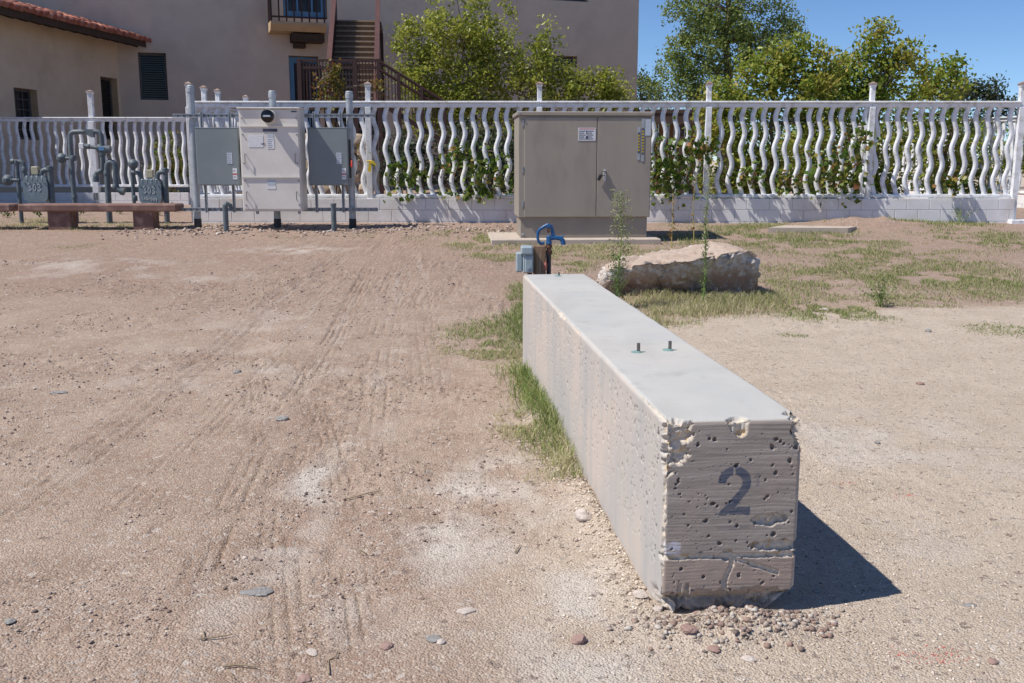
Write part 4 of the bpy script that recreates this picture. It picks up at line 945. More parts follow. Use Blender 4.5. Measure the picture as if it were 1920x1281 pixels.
pipe_run('gas_return_bend', 'grey pipe return bend standing between the bypass and the laundry meter', [([(203, 382), (200, 312), (203, 304), (212, 304), (216, 312), (218, 355), (230, 359)], .042)], [('valve', 200, 325, .055), ('valve', 217, 350, .055)])

# ------------------------------------------------------------------ buildings
BT = R(19.2); B_T = Vector((math.cos(BT), math.sin(BT), 0)); B_N = Vector((math.sin(BT), -math.cos(BT), 0)); B_C = P(224, 160, 35.0) * 1.0; B_C.z = 0; BFR = frame(B_C, B_T)
def wb(px, py, off=0.0):
    """pixel ray meets the main wall plane (off metres in front): (s along wall, z)"""
    a, b, c = ray(px, py); o = B_C + B_N * off
    t = (o.x * B_N.x + o.y * B_N.y) / (a * B_N.x + b * B_N.y)
    p = Vector((a * t, b * t, EYE + c * t)) ; return (p - o).dot(B_T), p.z
def holed_wall(mt, x0, x1, z0, z1, holes, depth, m, mr_, parent, name='wall'):
    xs_ = sorted({x0, x1, *[h[0] for h in holes], *[h[1] for h in holes]}); zs_ = sorted({z0, z1, *[h[2] for h in holes], *[h[3] for h in holes]}); mb = MB()
    for a, b in zip(xs_[:-1], xs_[1:]):
        for c, d in zip(zs_[:-1], zs_[1:]):
            if not any(h[0] <= (a + b) / 2 <= h[1] and h[2] <= (c + d) / 2 <= h[3] for h in holes):
                mb.add([mt @ Vector(v) for v in ((a, 0, c), (b, 0, c), (b, 0, d), (a, 0, d))], [(0, 1, 2, 3)])
    me = mb.mesh(name, W[parent]); me.materials.append(m); w = bpy.data.objects.new(name, me); col.objects.link(w); w.parent = parent; W[w] = W[parent].copy()
    for (a, b, c, d) in holes:
        mb = MB(); mb.add([mt @ Vector(v) for v in ((a, 0, c), (b, 0, c), (b, 0, d), (a, 0, d), (a, depth, c), (b, depth, c), (b, depth, d), (a, depth, d))], [(0, 4, 5, 1), (1, 5, 6, 2), (2, 6, 7, 3), (3, 7, 4, 0)]); mb.build('reveal', mr_, w)
    return w
main = empty('stucco_building', (B_C.x, B_C.y, .3), 'tall tan stucco building with balcony behind the wavy fence', 'building')
sR = wb(1196, 100)[0]; H_B = 10.2
def hole(px0, px1, py0, py1): a, z1_ = wb(px0, py0); b, z0_ = wb(px1, py1); return (a, b, z0_, z1_)
hs = {'louvre': hole(258, 316, 98, 188), 'door': hole(541, 604, 104, 330), 'up_door': hole(528, 614, -60, 36), 'small': hole(1038, 1082, 104, 126), 'top': hole(1018, 1102, -60, 4)}
holed_wall(BFR, -16, sR, .2, H_B, list(hs.values()), .28, M['stucco'], M['trim'], main)
mb = MB(); mb.box((sR - .001 - .25, .002, .2), (sR - .001, 9, H_B), BFR); mb.box((-16, 8.8, .2), (sR - .3, 9.0, H_B), BFR); mb.build('side_wall', M['stucco'], main)
MB().box((-16.1, -.15, H_B + .002), (sR + .15, 9.2, H_B + .25), BFR).build('roof', M['stucco'], main)
def window(h, kind, parent=main, fr=BFR):
    a, b, c, d = h; y = .22; f = .07
    w = MB(); w.box((a, y, c), (a + f, y + .06, d), fr); w.box((b - f, y, c), (b, y + .06, d), fr); w.box((a + f, y, c), (b - f, y + .06, c + f), fr); w.box((a + f, y, d - f), (b - f, y + .06, d), fr); wo_ = w.build('window', M['win_frame'], parent)
    MB().box((a + f, y + .05, c + f), (b - f, y + .055, d - f), fr).build('pane', M['pane'], wo_)
    if kind in ('louvre', 'blind'):
        n = int((d - c - 2 * f) / .075); mb_ = M['dark_window'] if kind == 'louvre' else M['blind']
        for i in range(n):
            z = c + f + (i + .5) * (d - c - 2 * f) / n; mm = fr @ Matrix.Translation(((a + b) / 2, y + .025, z)) @ Matrix.Rotation(R(-40), 4, 'X'); hw = (b - a) / 2 - f - .004
            MB().box((-hw, -.022, -.004), (hw, .022, .004), mm).build('slat', mb_, wo_)
    if kind == 'grid':
        for k in (1, 2): x = a + (b - a) * k / 3; MB().box((x - .015, y + .01, c + f), (x + .015, y + .048, d - f), fr).build('glazing_bar', M['win_frame'], wo_)
        for k in range(1, 5): z = c + (d - c) * k / 5; MB().box((a + f, y + .012, z - .012), (b - f, y + .046, z + .012), fr).build('glazing_bar', M['win_frame'], wo_)
window(hs['louvre'], 'louvre'); window(hs['small'], 'blind'); window(hs['top'], 'grid')
def door(h, split):
    a, b, c, d = h; y = .2
    o = MB().box((a + .02, y, c), (b - .02, y + .05, d - .03), BFR).build('door', M['blue_door'], main)
    MB().box((a + .2, y - .02, c + .25), (b - .2, y - .001, d - .25), BFR).build('pane', M['pane'], o)
    for k in range(1, 3): x = a + (b - a) * k / 3; MB().box((x - .03, y - .03, c), (x + .03, y - .0205, d - .03), BFR).build('stile', M['blue_door'], o)
door(hs['door'], 1); door(hs['up_door'], 2)
# balcony
s0, zf = wb(507, 39, .95); s1, _ = wb(612, 39, .95)
def bf(x, y, z): return BFR @ Vector((x, y, z))
bal = MB(); pr = [(0, zf), (-1.0, zf), (-1.0, zf - .10), (-.8, zf - .30), (0, zf - .34)]
n_ = len(pr); vs = [bf(s, y_, z_) for s in (s0, s1) for y_, z_ in pr]; bal.add(vs, [tuple(range(n_)), tuple(range(2 * n_ - 1, n_ - 1, -1))] + [(i, i + n_, (i + 1) % n_ + n_, (i + 1) % n_) for i in range(n_)])
bo = bal.build('balcony', M['trim'], main)
MB().box((s0 + .75, -.75, zf - .62), (s1 - .05, -.02, zf - .36), BFR).build('beam', M['eave'], bo); MB().box((s0 + .85, -.45, zf - .80), (s0 + 1.25, -.02, zf - .64), BFR).build('bracket', M['eave'], bo)
for z in (zf + .12, zf + 1.0): MB().box((s0, -.98, z), (s1, -.93, z + .06), BFR).build('rail', M['brown'], bo)
x = s0 + .01
while x < s1: MB().box((x, -.975, zf + .001), (x + .05, -.935, zf + 1.0), BFR).build('baluster', M['brown'], bo); x += .26
for y_ in np.arange(-.85, -.05, .2): MB().box((s0, y_, zf + .001), (s0 + .05, y_ + .05, zf + 1.0), BFR).build('baluster', M['brown'], bo)
# wing with tiled roof
WD = Vector((-.12, -.9928, 0)); W_C = B_C + B_T * .0 ; WFR = frame(W_C, WD)          # local x runs toward the viewer, local y to +X side? (checked below)
WN = Vector((.9928, -.12, 0))
wing = empty('tiled_wing', (W_C.x, W_C.y, .3), 'lower tan wing with clay tiled eave and small windows', 'building')
ZE = 5.42; LW = 16.0
def wp(px, py):
    a, b, c = ray(px, py); t = (W_C.x * WN.x + W_C.y * WN.y) / (a * WN.x + b * WN.y); p = Vector((a * t, b * t, EYE + c * t)); return (p - W_C).dot(WD), p.z
def mwing():
    m = Matrix.Identity(4)
    yd = -WN
    for i in range(3): m[i][0] = WD[i]; m[i][1] = yd[i]; m[i][2] = (0, 0, 1)[i]; m[i][3] = (W_C.x, W_C.y, 0)[i]
    return m
WM = mwing()
def whole(px0, px1, py0, py1): a, z1_ = wp(px1, py0); b, z0_ = wp(px0, py0 + 40); _, z0_ = wp((px0 + px1) / 2, py1); return (a, b, z0_, z1_)
w1, w2 = whole(29, 69, 169, 262), whole(191, 219, 148, 262)
holed_wall(WM, -.05, LW, .2, ZE + .26, [w1, w2], .30, M['stucco_wing'], M['trim'], wing)
window(w1, 'grid', wing, WM); window(w2, 'louvre', wing, WM)
PIT = R(17)
def roofp(s, u, up=0.0): return W_C + WD * s + WN * (1.0 - u * math.cos(PIT)) + Vector((0, 0, ZE + .04 + u * math.sin(PIT) + up))
mb = MB(); vs = [roofp(s, u, k) for k in (0, -.07) for s, u in ((-.1, 0), (LW, 0), (LW, 5), (-.1, 5))]; mb.add(vs, [(0, 1, 2, 3), (7, 6, 5, 4), (0, 4, 5, 1), (1, 5, 6, 2), (2, 6, 7, 3), (3, 7, 4, 0)])
rf = mb.build('roof', M['eave'], wing)
s = .3
while s < LW:
    vs = [roofp(s + ds, u, k) for k in (-.075, -.26) for ds, u in ((0, .10), (.10, .10), (.10, 1.3), (0, 1.3))]; MB().add(vs, [(0, 1, 2, 3), (7, 6, 5, 4), (0, 4, 5, 1), (1, 5, 6, 2), (2, 6, 7, 3), (3, 7, 4, 0)]).build('rafter', M['eave'], rf); s += .62
vs = [roofp(s_, u, k) for k in (-.072, -.20) for s_, u in ((-.1, .0), (LW, .0), (LW, .05), (-.1, .05))]; MB().add(vs, [(0, 1, 2, 3), (7, 6, 5, 4), (0, 4, 5, 1), (1, 5, 6, 2), (2, 6, 7, 3), (3, 7, 4, 0)]).build('fascia', M['eave'], rf)
# barrel tiles, one object each
k = 10; tv = []; tf = []
for j, (u, sc) in enumerate(((-.15, 1.0), (.42, .86))):
    for rr in (.150, .125):
        for i in range(k + 1):
            a = math.pi * i / k; tv.append((math.cos(a) * rr * sc, u, math.sin(a) * rr * sc * 1.05))
q = k + 1
for i in range(k):
    tf += [(i, i + 1, 2 * q + i + 1, 2 * q + i), (q + i + 1, q + i, 3 * q + i, 3 * q + i + 1), (i + 1, i, q + i, q + i + 1), (2 * q + i, 2 * q + i + 1, 3 * q + i + 1, 3 * q + i)]
tf += [(0, 2 * q, 3 * q, q), (k, q + k, 3 * q + k, 2 * q + k)]
TILE = np_mesh('tile', tv, tf); TILE.materials.append(M['tile'])
ex, ey = WD, (-WN * math.cos(PIT) + Vector((0, 0, math.sin(PIT)))); ez = ex.cross(ey) * -1
if ez.z < 0: ez = -ez
for row in range(5):
    s = -.05
    while s < 13.5:
        o = bpy.data.objects.new('tile', TILE); col.objects.link(o); o.parent = rf; W[o] = W[rf]
        p = roofp(s, .02 + row * .40, .012) - W[wing]
        rm = Matrix((ex, ey, ez)).transposed().to_4x4() @ Matrix.Rotation(random.uniform(-.05, .05), 4, 'Z') @ Matrix.Rotation(random.uniform(-.03, .03), 4, 'X')
        o.matrix_local = Matrix.Translation(p + Vector((0, 0, random.uniform(-.008, .012))) + ey * random.uniform(-.03, .02)) @ rm; s += .33
# outdoor staircase
def stairs():
    n = 20; rise, run = .196, .26; Yt = 35.0; a = P(670, 38, Yt); zt_ = a.z; d = Vector((-.10, .995, 0)); rgt = Vector((.995, .10, 0)); Wd = 1.38
    root = empty('outdoor_staircase', (a.x + .5, Yt - n * run, .42), 'brown steel outdoor staircase with solid side rails and tan steps', 'staircase')
    top = Vector((a.x, Yt, zt_)); fm = frame((0, 0, 0), rgt)
    def pos(i, x, dz=0.0, dy=0.0): return top - d * ((n - i) * run + dy) + rgt * x + Vector((0, 0, -(n - i) * rise + dz))
    for i in range(n + 1):
        p = pos(i, 0); m = frame(p, rgt)
        st_ = MB().box((-Wd / 2, -.03, -.05), (Wd / 2, run + .02, 0), m).build('tread', M['tread'], root)
        MB().box((-Wd / 2, .03, -rise + .0), (Wd / 2, .05, -.047), m).build('riser', M['step_brown'], st_)
    for sgn in (-1, 1):
        x0 = sgn * (Wd / 2 + .03); pl = []
        q = [pos(-1, x0, -.25), pos(n + 1, x0, -.25), pos(n + 1, x0, .95), pos(-1, x0, .95)]; off = rgt * .035
        MB().add([v - off for v in q] + [v + off for v in q], [(0, 1, 2, 3), (7, 6, 5, 4), (0, 4, 5, 1), (1, 5, 6, 2), (2, 6, 7, 3), (3, 7, 4, 0)]).build('side_panel', M['brown'], root)
        q = [pos(-1, x0, .952), pos(n + 1, x0, .952), pos(n + 1, x0, 1.03), pos(-1, x0, 1.03)]; off = rgt * .075
        MB().add([v - off for v in q] + [v + off for v in q], [(0, 1, 2, 3), (7, 6, 5, 4), (0, 4, 5, 1), (1, 5, 6, 2), (2, 6, 7, 3), (3, 7, 4, 0)]).build('handrail', M['brown_rail'], root)
    # upper landing to the wall
    p = pos(n, 0, 0); m = frame(p, rgt); MB().box((-Wd / 2 - .1, run + .03, -.2), (Wd / 2 + .1, 2.4, -.005), m).build('landing', M['brown'], root)
    for sx in (-.75, .75): MB().box((sx - .06, 1.9, -zt_ + .42), (sx + .06, 2.02, -.205), m).build('column', M['brown'], root)
    # lower landing guard rail and sloping flight to the right
    Yr = 29.3; A, B_ = P(559, 111, Yr), P(712, 111, Yr); zr = A.z; L = B_.x - A.x
    for z in (zr, zr - .20): MB().box((A.x, Yr, z - .07), (B_.x, Yr + .06, z)).build('guard_rail', M['brown'], root)
    for k in range(25): x = A.x + .03 + k * (L - .06) / 24; MB().box((x - .013, Yr + .015, zr - 1.12), (x + .013, Yr + .045, zr - .072)).build('guard_baluster', M['brown'], root)
    for px in (560, 622, 665, 710): x = P(px, 111, Yr).x; MB().box((x - .06, Yr - .02, .42), (x + .06, Yr + .09, zr + .01)).build('guard_post', M['brown'], root)
    MB().box((A.x - .05, Yr, zr - 1.32), (B_.x + .05, Yr + 1.9, zr - 1.14)).build('landing', M['brown'], root)
    for k in range(7): MB().box((A.x - .02 + k * .05, Yr + .15 + k * .24, zr - 1.12), (A.x + .03 + k * .05, Yr + .33 + k * .24, zr - .02)).build('side_board', M['brown'], root)
    C, D = P(712, 116, Yr), P(838, 194, Yr)
    for dz in (0, -.22): MB().tube([C + Vector((0, 0, dz)), D + Vector((0, 0, dz))], .045, 6).build('sloping_rail', M['brown'], root)
    for k in range(20):
        q = C.lerp(D, (k + .5) / 20); MB().box((q.x - .012, Yr - .012, q.z - 1.0), (q.x + .012, Yr + .012, q.z - .03)).build('guard_baluster', M['brown'], root)
    for k in (.28, .62, .97): q = C.lerp(D, k); MB().box((q.x - .05, Yr - .05, .42), (q.x + .05, Yr + .05, q.z)).build('guard_post', M['brown'], root)
    MB().tube([C + Vector((0, .05, -1.15)), D + Vector((0, .05, -1.15))], .09, 4).build('stringer', M['brown'], root)
stairs()

# ------------------------------------------------------------------ other things in the yard
mb = MB(); a, b = P(375, 300, 22.5), P(672, 300, 22.5)
def rubble_wall():
    root = empty('rubble_wall', (a.x, 22.5, .4), 'rough tan rubble stone wall in the yard behind the switch boxes', 'wall')
    MB().box((a.x + .05, 22.56, .2), (b.x - .05, 22.9, 2.1)).build('core', M['mortar'], root)
    nx_ = 11; 
    for r_ in range(7):
        x = a.x - random.uniform(0, .2)
        while x < b.x:
            w_ = random.uniform(.24, .46); h_ = .27; z = .2 + r_ * h_
            m = Matrix.Translation((x + w_ / 2, 22.55 + random.uniform(-.05, .05), z + h_ / 2)); bm = bmesh.new(); bmesh.ops.create_icosphere(bm, subdivisions=2, radius=.5)
            for v in bm.verts:
                n_ = 1 + random.uniform(-.07, .07); v.co = Vector((math.copysign(abs(v.co.x * 2) ** .6 / 2, v.co.x) * w_ * n_, math.copysign(abs(v.co.y * 2) ** .7 / 2, v.co.y) * .3 * n_, math.copysign(abs(v.co.z * 2) ** .6 / 2, v.co.z) * h_ * n_))
            me = bpy.data.meshes.new('stone'); bm.to_mesh(me); bm.free(); link('stone', me, root, m.translation, M['stone_wall']); x += w_ + .012
rubble_wall()
def shelter():
    c0, c1 = P(1205, 210, 31), P(1345, 210, 31); root = empty('garden_shelter', (c0.x, 31, .4), 'dark low-roofed wooden shelter seen through the wavy fence', 'shelter')
    zr = P(1270, 207, 31).z
    MB().box((c0.x - .4, 30.4, zr - .12), (c1.x + .3, 34, zr), ch=.01).build('roof', M['pergola'], root)
    MB().box((c0.x - .35, 30.42, zr - .42), (c1.x + .25, 30.5, zr - .13)).build('fascia', M['pergola'], root)
    for k in range(16): x = c0.x - .3 + k * (c1.x - c0.x + .5) / 16; MB().box((x, 33.8, .4), (x + .16, 33.85, zr - .13)).build('plank', M['fascia'], root)
    for x in (c0.x - .2, (c0.x + c1.x) / 2, c1.x + .1): MB().box((x - .07, 30.5, .38), (x + .07, 30.64, zr - .43)).build('post', M['pergola'], root)
shelter()
for (px, ytop, Y, arm, lab) in ((1811, 136, 42, -.55, 'thin lamp pole with a short bracket arm beyond the trees'), (1604, 109, 44, 1.7, 'lamp pole with a long level arm half hidden by leaves')):
    t_ = P(px, ytop, Y); root = empty('lamp_pole', (t_.x, Y, .4), lab, 'lamp pole', 'lamp poles beyond the trees')
    MB().tube([(t_.x, Y, .35), (t_.x, Y, t_.z)], [.07, .05], 10).build('pole', M['galv'], root, True)
    MB().tube([(t_.x, Y, t_.z - .02), (t_.x + arm, Y, t_.z - .02)], .045, 8).build('arm', M['pipe_black'], root)
    MB().tube([(t_.x, Y, t_.z - .9), (t_.x + arm * .8, Y, t_.z - .06)], .02, 6).build('brace', M['galv_dark'], root)
    MB().box((t_.x + arm - .12, Y - .1, t_.z - .16), (t_.x + arm + .12, Y + .1, t_.z - .066), ch=.02).build('lamp_head', M['pipe_black'], root)

# ------------------------------------------------------------------ vegetation
def leaves_mesh(name, C, size, nrm_up=.3, aspect=.62, tint=None, droop=0.0):
    """folded leaf (two quads) at every centre C"""
    n = len(C); d = rng.normal(size=(n, 3)); d[:, 2] -= droop; d /= np.linalg.norm(d, axis=1)[:, None]
    up = rng.normal(size=(n, 3)); up[:, 2] += nrm_up * 3; s = np.cross(d, up); s /= np.maximum(np.linalg.norm(s, axis=1), 1e-6)[:, None]; nn = np.cross(s, d)
    L = (size * rng.uniform(.6, 1.25, n))[:, None]; w = L * aspect * .5
    p0 = C - d * L * .5; p3 = C + d * L * .5; mid = C - nn * L * .07
    a = C - d * L * .12 + s * w + nn * L * .05; b = C - d * L * .12 - s * w + nn * L * .05
    V = np.stack([p0, a, p3, b, mid], 1).reshape(-1, 3); i = np.arange(n)[:, None] * 5
    F = np.concatenate([np.concatenate([i, i + 1, i + 2, i + 4], 1), np.concatenate([i, i + 4, i + 2, i + 3], 1)])
    me = np_mesh(name, V, F); t = rng.random(n) if tint is None else tint
    at = me.attributes.new('tint', 'FLOAT', 'POINT'); at.data.foreach_set('value', np.repeat(t, 5).astype(np.float32)); return me
LEAF = {
    'shrub': leaf_mat('shrub_leaf', [(.16, .20, .03), (.29, .34, .055), (.44, .46, .09), (.58, .56, .18)], .5, .35),
    'poplar': leaf_mat('poplar_leaf', [(.16, .22, .06), (.27, .345, .095), (.42, .47, .20)], .55, .35),
    'syc': leaf_mat('sycamore_leaf', [(.11, .18, .03), (.20, .29, .045), (.31, .38, .065), (.44, .43, .09), (.46, .35, .10)], .5, .35),
    'dark': leaf_mat('dark_leaf', [(.03, .05, .025), (.055, .08, .04), (.08, .10, .05)], .25),
    'vine': leaf_mat('vine_leaf', [(.06, .115, .02), (.11, .19, .03), (.18, .25, .04), (.26, .29, .06), (.34, .28, .07), (.36, .15, .07)], .4),
    'redbush': leaf_mat('red_bush_leaf', [(.10, .12, .02), (.20, .19, .03), (.25, .17, .03), (.20, .07, .03)], .40),
    'weed': leaf_mat('weed_leaf', [(.10, .17, .05), (.17, .24, .08), (.30, .33, .15), (.38, .38, .22)], .3),
    'ground': leaf_mat('ground_leaf', [(.05, .10, .02), (.11, .17, .04), (.25, .26, .09)], .3)}
def tree(name, label, cat, base, lobes, leaf, nper, lsize, clr, kmat, trunk_r=.12, stems=1, group=None, tintf=None, limb_every=3, droop=0.0):
    base = Vector(base); base.z = gh(base.x, base.y) if base.y < 22 else .4
    root = empty(name, base, label, cat, group); cs = []
    for (c, r, n) in lobes:
        k = 0
        while k < n:
            v = rng.normal(size=3); v /= np.linalg.norm(v); rad = rng.random() ** .42; p = np.array(c) + v * np.array(r) * rad
            if p[2] < base.z + .15: continue
            cs.append(p); k += 1
    cs = np.array(cs)
    # trunk(s) and limbs
    top = Vector(cs[np.argmax(cs[:, 2])]); mb = MB(); stem_paths = []
    for s in range(stems):
        tgt = top if stems == 1 else Vector(cs[rng.integers(len(cs))]); b0 = base + Vector((random.uniform(-.15, .15) * (stems > 1), random.uniform(-.1, .1) * (stems > 1), -.2)); path = []
        for i in range(9):
            t = i / 8; p = b0.lerp(tgt, t) + Vector((random.uniform(-.12, .12), random.uniform(-.12, .12), 0)) * (t * (1 - t) * 3); path.append(p)
        mb.tube(path, [trunk_r * (1 - .85 * i / 8) + .008 for i in range(9)], 8); stem_paths.append(path)
    mb.build('trunk', M['bark'], root, True)
    mb = MB()
    for i in range(0, len(cs), limb_every):
        e = Vector(cs[i]); best = None
        for path in stem_paths:
            for q in path[1:]:
                if q.z < e.z + .1:
                    dd = (q - e).length + .5 * abs(q.z - e.z)
                    if best is None or dd < best[0]: best = (dd, q)
        if best is None: best = (0, stem_paths[0][1])
        q = best[1]; m = q.lerp(e, .5) + Vector((random.uniform(-.1, .1), random.uniform(-.1, .1), .08)) * (e - q).length * .5
        L = (e - q).length; mb.tube([q, q.lerp(m, .6), m.lerp(e, .5), e], [min(trunk_r * .45, .012 + L * .012), .010 + L * .006, .009, .004], 5, False)
    if mb.v: mb.build('limbs', M['bark'], root, True)['kind'] = 'stuff'
    # leaf clumps
    n = nper; idx = np.repeat(np.arange(len(cs)), n); off = np.clip(rng.normal(size=(len(idx), 3)), -1.7, 1.7) * clr * rng.uniform(.5, 1.2, (len(cs), 1))[idx]
    C = cs[idx] + off; C = C[C[:, 2] > base.z + .03]
    tint = rng.random(len(C)) if tintf is None else tintf(C)
    me = leaves_mesh('crown', C - np.array(base), lsize, tint=tint, droop=droop); me.materials.append(LEAF[kmat])
    o = bpy.data.objects.new('crown', me); col.objects.link(o); o.parent = root; W[o] = base.copy(); o['kind'] = 'stuff'
    return root
def lobe(px, py, Y, rx, ry, n, rd=None):
    c = P(px, py, Y); s = Y / FPX; return ((c.x, c.y, c.z), (rx * s, (rd if rd else min(rx, ry) * s), ry * s), n)
def ctint(lo=0., hi=1., hue=None):
    return lambda C: np.clip(lo + (hi - lo) * (rng.random(len(C)) * .6 + .4 * (fbm(C[:, 0] * 1.6, C[:, 1] * 1.6, C[:, 2] * 1.6, 2, 90) * .9 + .5)), 0, 1)
# big shrub in front of the building
Ys = 30.5
tree('large_shrub', 'tall bright green multi-stemmed shrub in front of the stucco building', 'shrub', (P(900, 300, Ys).x, Ys, 0),
     [lobe(850, 60, Ys, 75, 90, 60), lobe(780, 110, Ys, 55, 70, 34), lobe(930, 60, Ys, 55, 75, 32), lobe(900, 150, Ys, 140, 60, 80), lobe(1010, 150, Ys, 80, 50, 44), lobe(1100, 165, Ys, 75, 38, 34), lobe(1020, 90, Ys, 28, 45, 9), lobe(960, 240, Ys, 190, 55, 60), lobe(820, 200, Ys, 80, 60, 36), lobe(1130, 240, Ys, 90, 60, 26), lobe(1160, 180, Ys, 36, 20, 9)],
     None, 62, .118, .20, 'shrub', .05, 12, tintf=ctint(), limb_every=2)
# poplar beyond the right fence
Yp = 36.0
tree('poplar_tree', 'tall grey-green poplar tree standing beyond the fence', 'tree', (P(1370, 300, Yp).x, Yp, 0),
     [lobe(1300, 30, Yp, 60, 70, 60), lobe(1400, 20, Yp, 90, 80, 90), lobe(1270, 110, Yp, 40, 50, 26), lobe(1340, 110, Yp, 75, 70, 76), lobe(1440, 85, Yp, 65, 50, 50), lobe(1300, 175, Yp, 70, 40, 36), lobe(1225, 165, Yp, 26, 26, 8), lobe(1390, -60, Yp, 60, 50, 40), lobe(1480, 50, Yp, 22, 24, 9)],
     None, 58, .115, .20, 'poplar', .22, 1, tintf=ctint())
# yellow-green trees close behind the right part of the fence
for (px, Y, lobes, lab) in (
    (1470, 22.5, [lobe(1440, 130, 22.5, 55, 42, 20), lobe(1400, 190, 22.5, 110, 40, 30), lobe(1500, 130, 22.5, 60, 55, 26), lobe(1430, 270, 22.5, 130, 75, 64), lobe(1400, 345, 22.5, 110, 40, 40), lobe(1520, 340, 22.5, 90, 45, 36), lobe(1520, 200, 22.5, 70, 60, 26), lobe(1545, 150, 22.5, 45, 40, 16), lobe(1480, 105, 22.5, 28, 24, 8), lobe(1350, 230, 22.5, 60, 60, 22)], 'yellow-green broad-leaved tree rising just left of the leafy pair behind the fence'),
    (1640, 23.5, [lobe(1640, 85, 23.5, 30, 34, 9), lobe(1690, 105, 23.5, 34, 40, 12), lobe(1640, 150, 23.5, 95, 45, 36), lobe(1590, 190, 23.5, 90, 45, 28), lobe(1640, 270, 23.5, 120, 80, 54), lobe(1650, 340, 23.5, 90, 40, 34), lobe(1580, 125, 23.5, 36, 22, 9), lobe(1570, 165, 23.5, 60, 34, 16), lobe(1650, 62, 23.5, 14, 16, 4)], 'broad-leaved tree with one tall pointed top behind the fence'),
    (1760, 24.5, [lobe(1765, 160, 24.5, 50, 40, 20), lobe(1790, 130, 24.5, 24, 20, 6), lobe(1720, 180, 24.5, 50, 40, 16), lobe(1770, 250, 24.5, 80, 70, 30), lobe(1800, 320, 24.5, 80, 50, 26)], 'small broad-leaved tree beside the slanting far fence')):
    tree('sycamore_tree', lab, 'tree', (P(px, 300, Y).x, Y, 0), lobes, None, 52, .115, .17, 'syc', .07, 4, 'yellow-green trees behind the fence', tintf=ctint(0, 1.0))
tree('dark_tree', 'small dark olive tree behind the slanting far fence', 'tree', (P(1850, 300, 40).x, 40, 0), [lobe(1845, 175, 40, 34, 26, 18), lobe(1815, 180, 40, 26, 20, 10), lobe(1880, 190, 40, 40, 14, 9), lobe(1850, 230, 40, 60, 30, 14)], None, 60, .13, .25, 'dark', .09, 2)
tree('roadside_tree', 'small green tree at the edge of the stucco building', 'tree', (P(1210, 300, 44).x, 44, 0), [lobe(1208, 165, 44, 18, 35, 12), lobe(1225, 185, 44, 30, 12, 8)], None, 60, .13, .25, 'poplar', .09, 1)
# bushes behind the left part of the fence
tree('red_leaf_bush', 'thin bush with reddish yellow leaves before the staircase', 'bush', (P(648, 300, 19.5).x, 19.5, 0), [lobe(628, 150, 19.5, 16, 32, 9), lobe(602, 165, 19.5, 12, 24, 6), lobe(640, 185, 19.5, 30, 26, 8), lobe(705, 160, 19.5, 12, 16, 3), lobe(650, 270, 19.5, 50, 60, 10)], None, 30, .075, .085, 'redbush', .018, 6, limb_every=1)
tree('yard_hedge', 'green hedge row beyond the slanting far fence', 'hedge', (P(1720, 330, 31).x, 31, 0), [lobe(1500, 285, 31, 90, 45, 26), lobe(1650, 280, 31, 100, 50, 30), lobe(1790, 275, 31, 100, 50, 30), lobe(1900, 270, 31, 70, 55, 24)], None, 60, .14, .26, 'syc', .05, 6, tintf=ctint(0, .8))
tree('yard_bush', 'low green bush behind the set-back fence', 'bush', (P(322, 330, 27).x, 27, 0), [lobe(318, 300, 27, 34, 50, 24)], None, 60, .09, .17, 'vine', .03, 3)
tree('yard_bush', 'leafy bush behind the wavy boards, leaves coloured dark for the yard shade', 'bush', (P(820, 330, 20.6).x, 20.6, 0), [lobe(760, 310, 20.6, 70, 55, 24), lobe(880, 300, 20.6, 90, 70, 40), lobe(1000, 300, 20.6, 80, 60, 30)], None, 60, .10, .2, 'dark', .04, 5)  # dark leaf colour stands for the deep shade of the yard
# grape vines woven through the near fence
VINES = [((760, 330, 45, 34), 70, 'grape vine with a few red leaves low on the boards near the taped post'), ((868, 285, 28, 22), 40, 'light grape vine sprig high on the boards before the cabinet'), ((835, 310, 22, 14), 20, 'small grape vine sprig at mid height of the boards before the cabinet'), ((885, 362, 60, 12), 40, 'trailing grape vine hanging over the bottom rail before the cabinet'), ((915, 325, 48, 42), 105, 'dense green grape vine against the left side of the cabinet'),
         ((1252, 318, 50, 55), 150, 'dense grape vine on the boards right of the cabinet'), ((1310, 285, 34, 30), 46, 'grape vine wrapped around the second capped post past the cabinet'), ((1400, 330, 26, 22), 26, 'thin grape vine sprig between two capped posts'), ((1475, 340, 34, 22), 44, 'browning grape vine low on the boards between two capped posts'), ((1565, 325, 52, 46), 120, 'large browning grape vine beside the capped post'), ((1610, 262, 22, 20), 24, 'grape vine climbing high beside the capped post'), ((1775, 345, 26, 22), 30, 'small dry grape vine trailing over the bottom rail by the corner')]
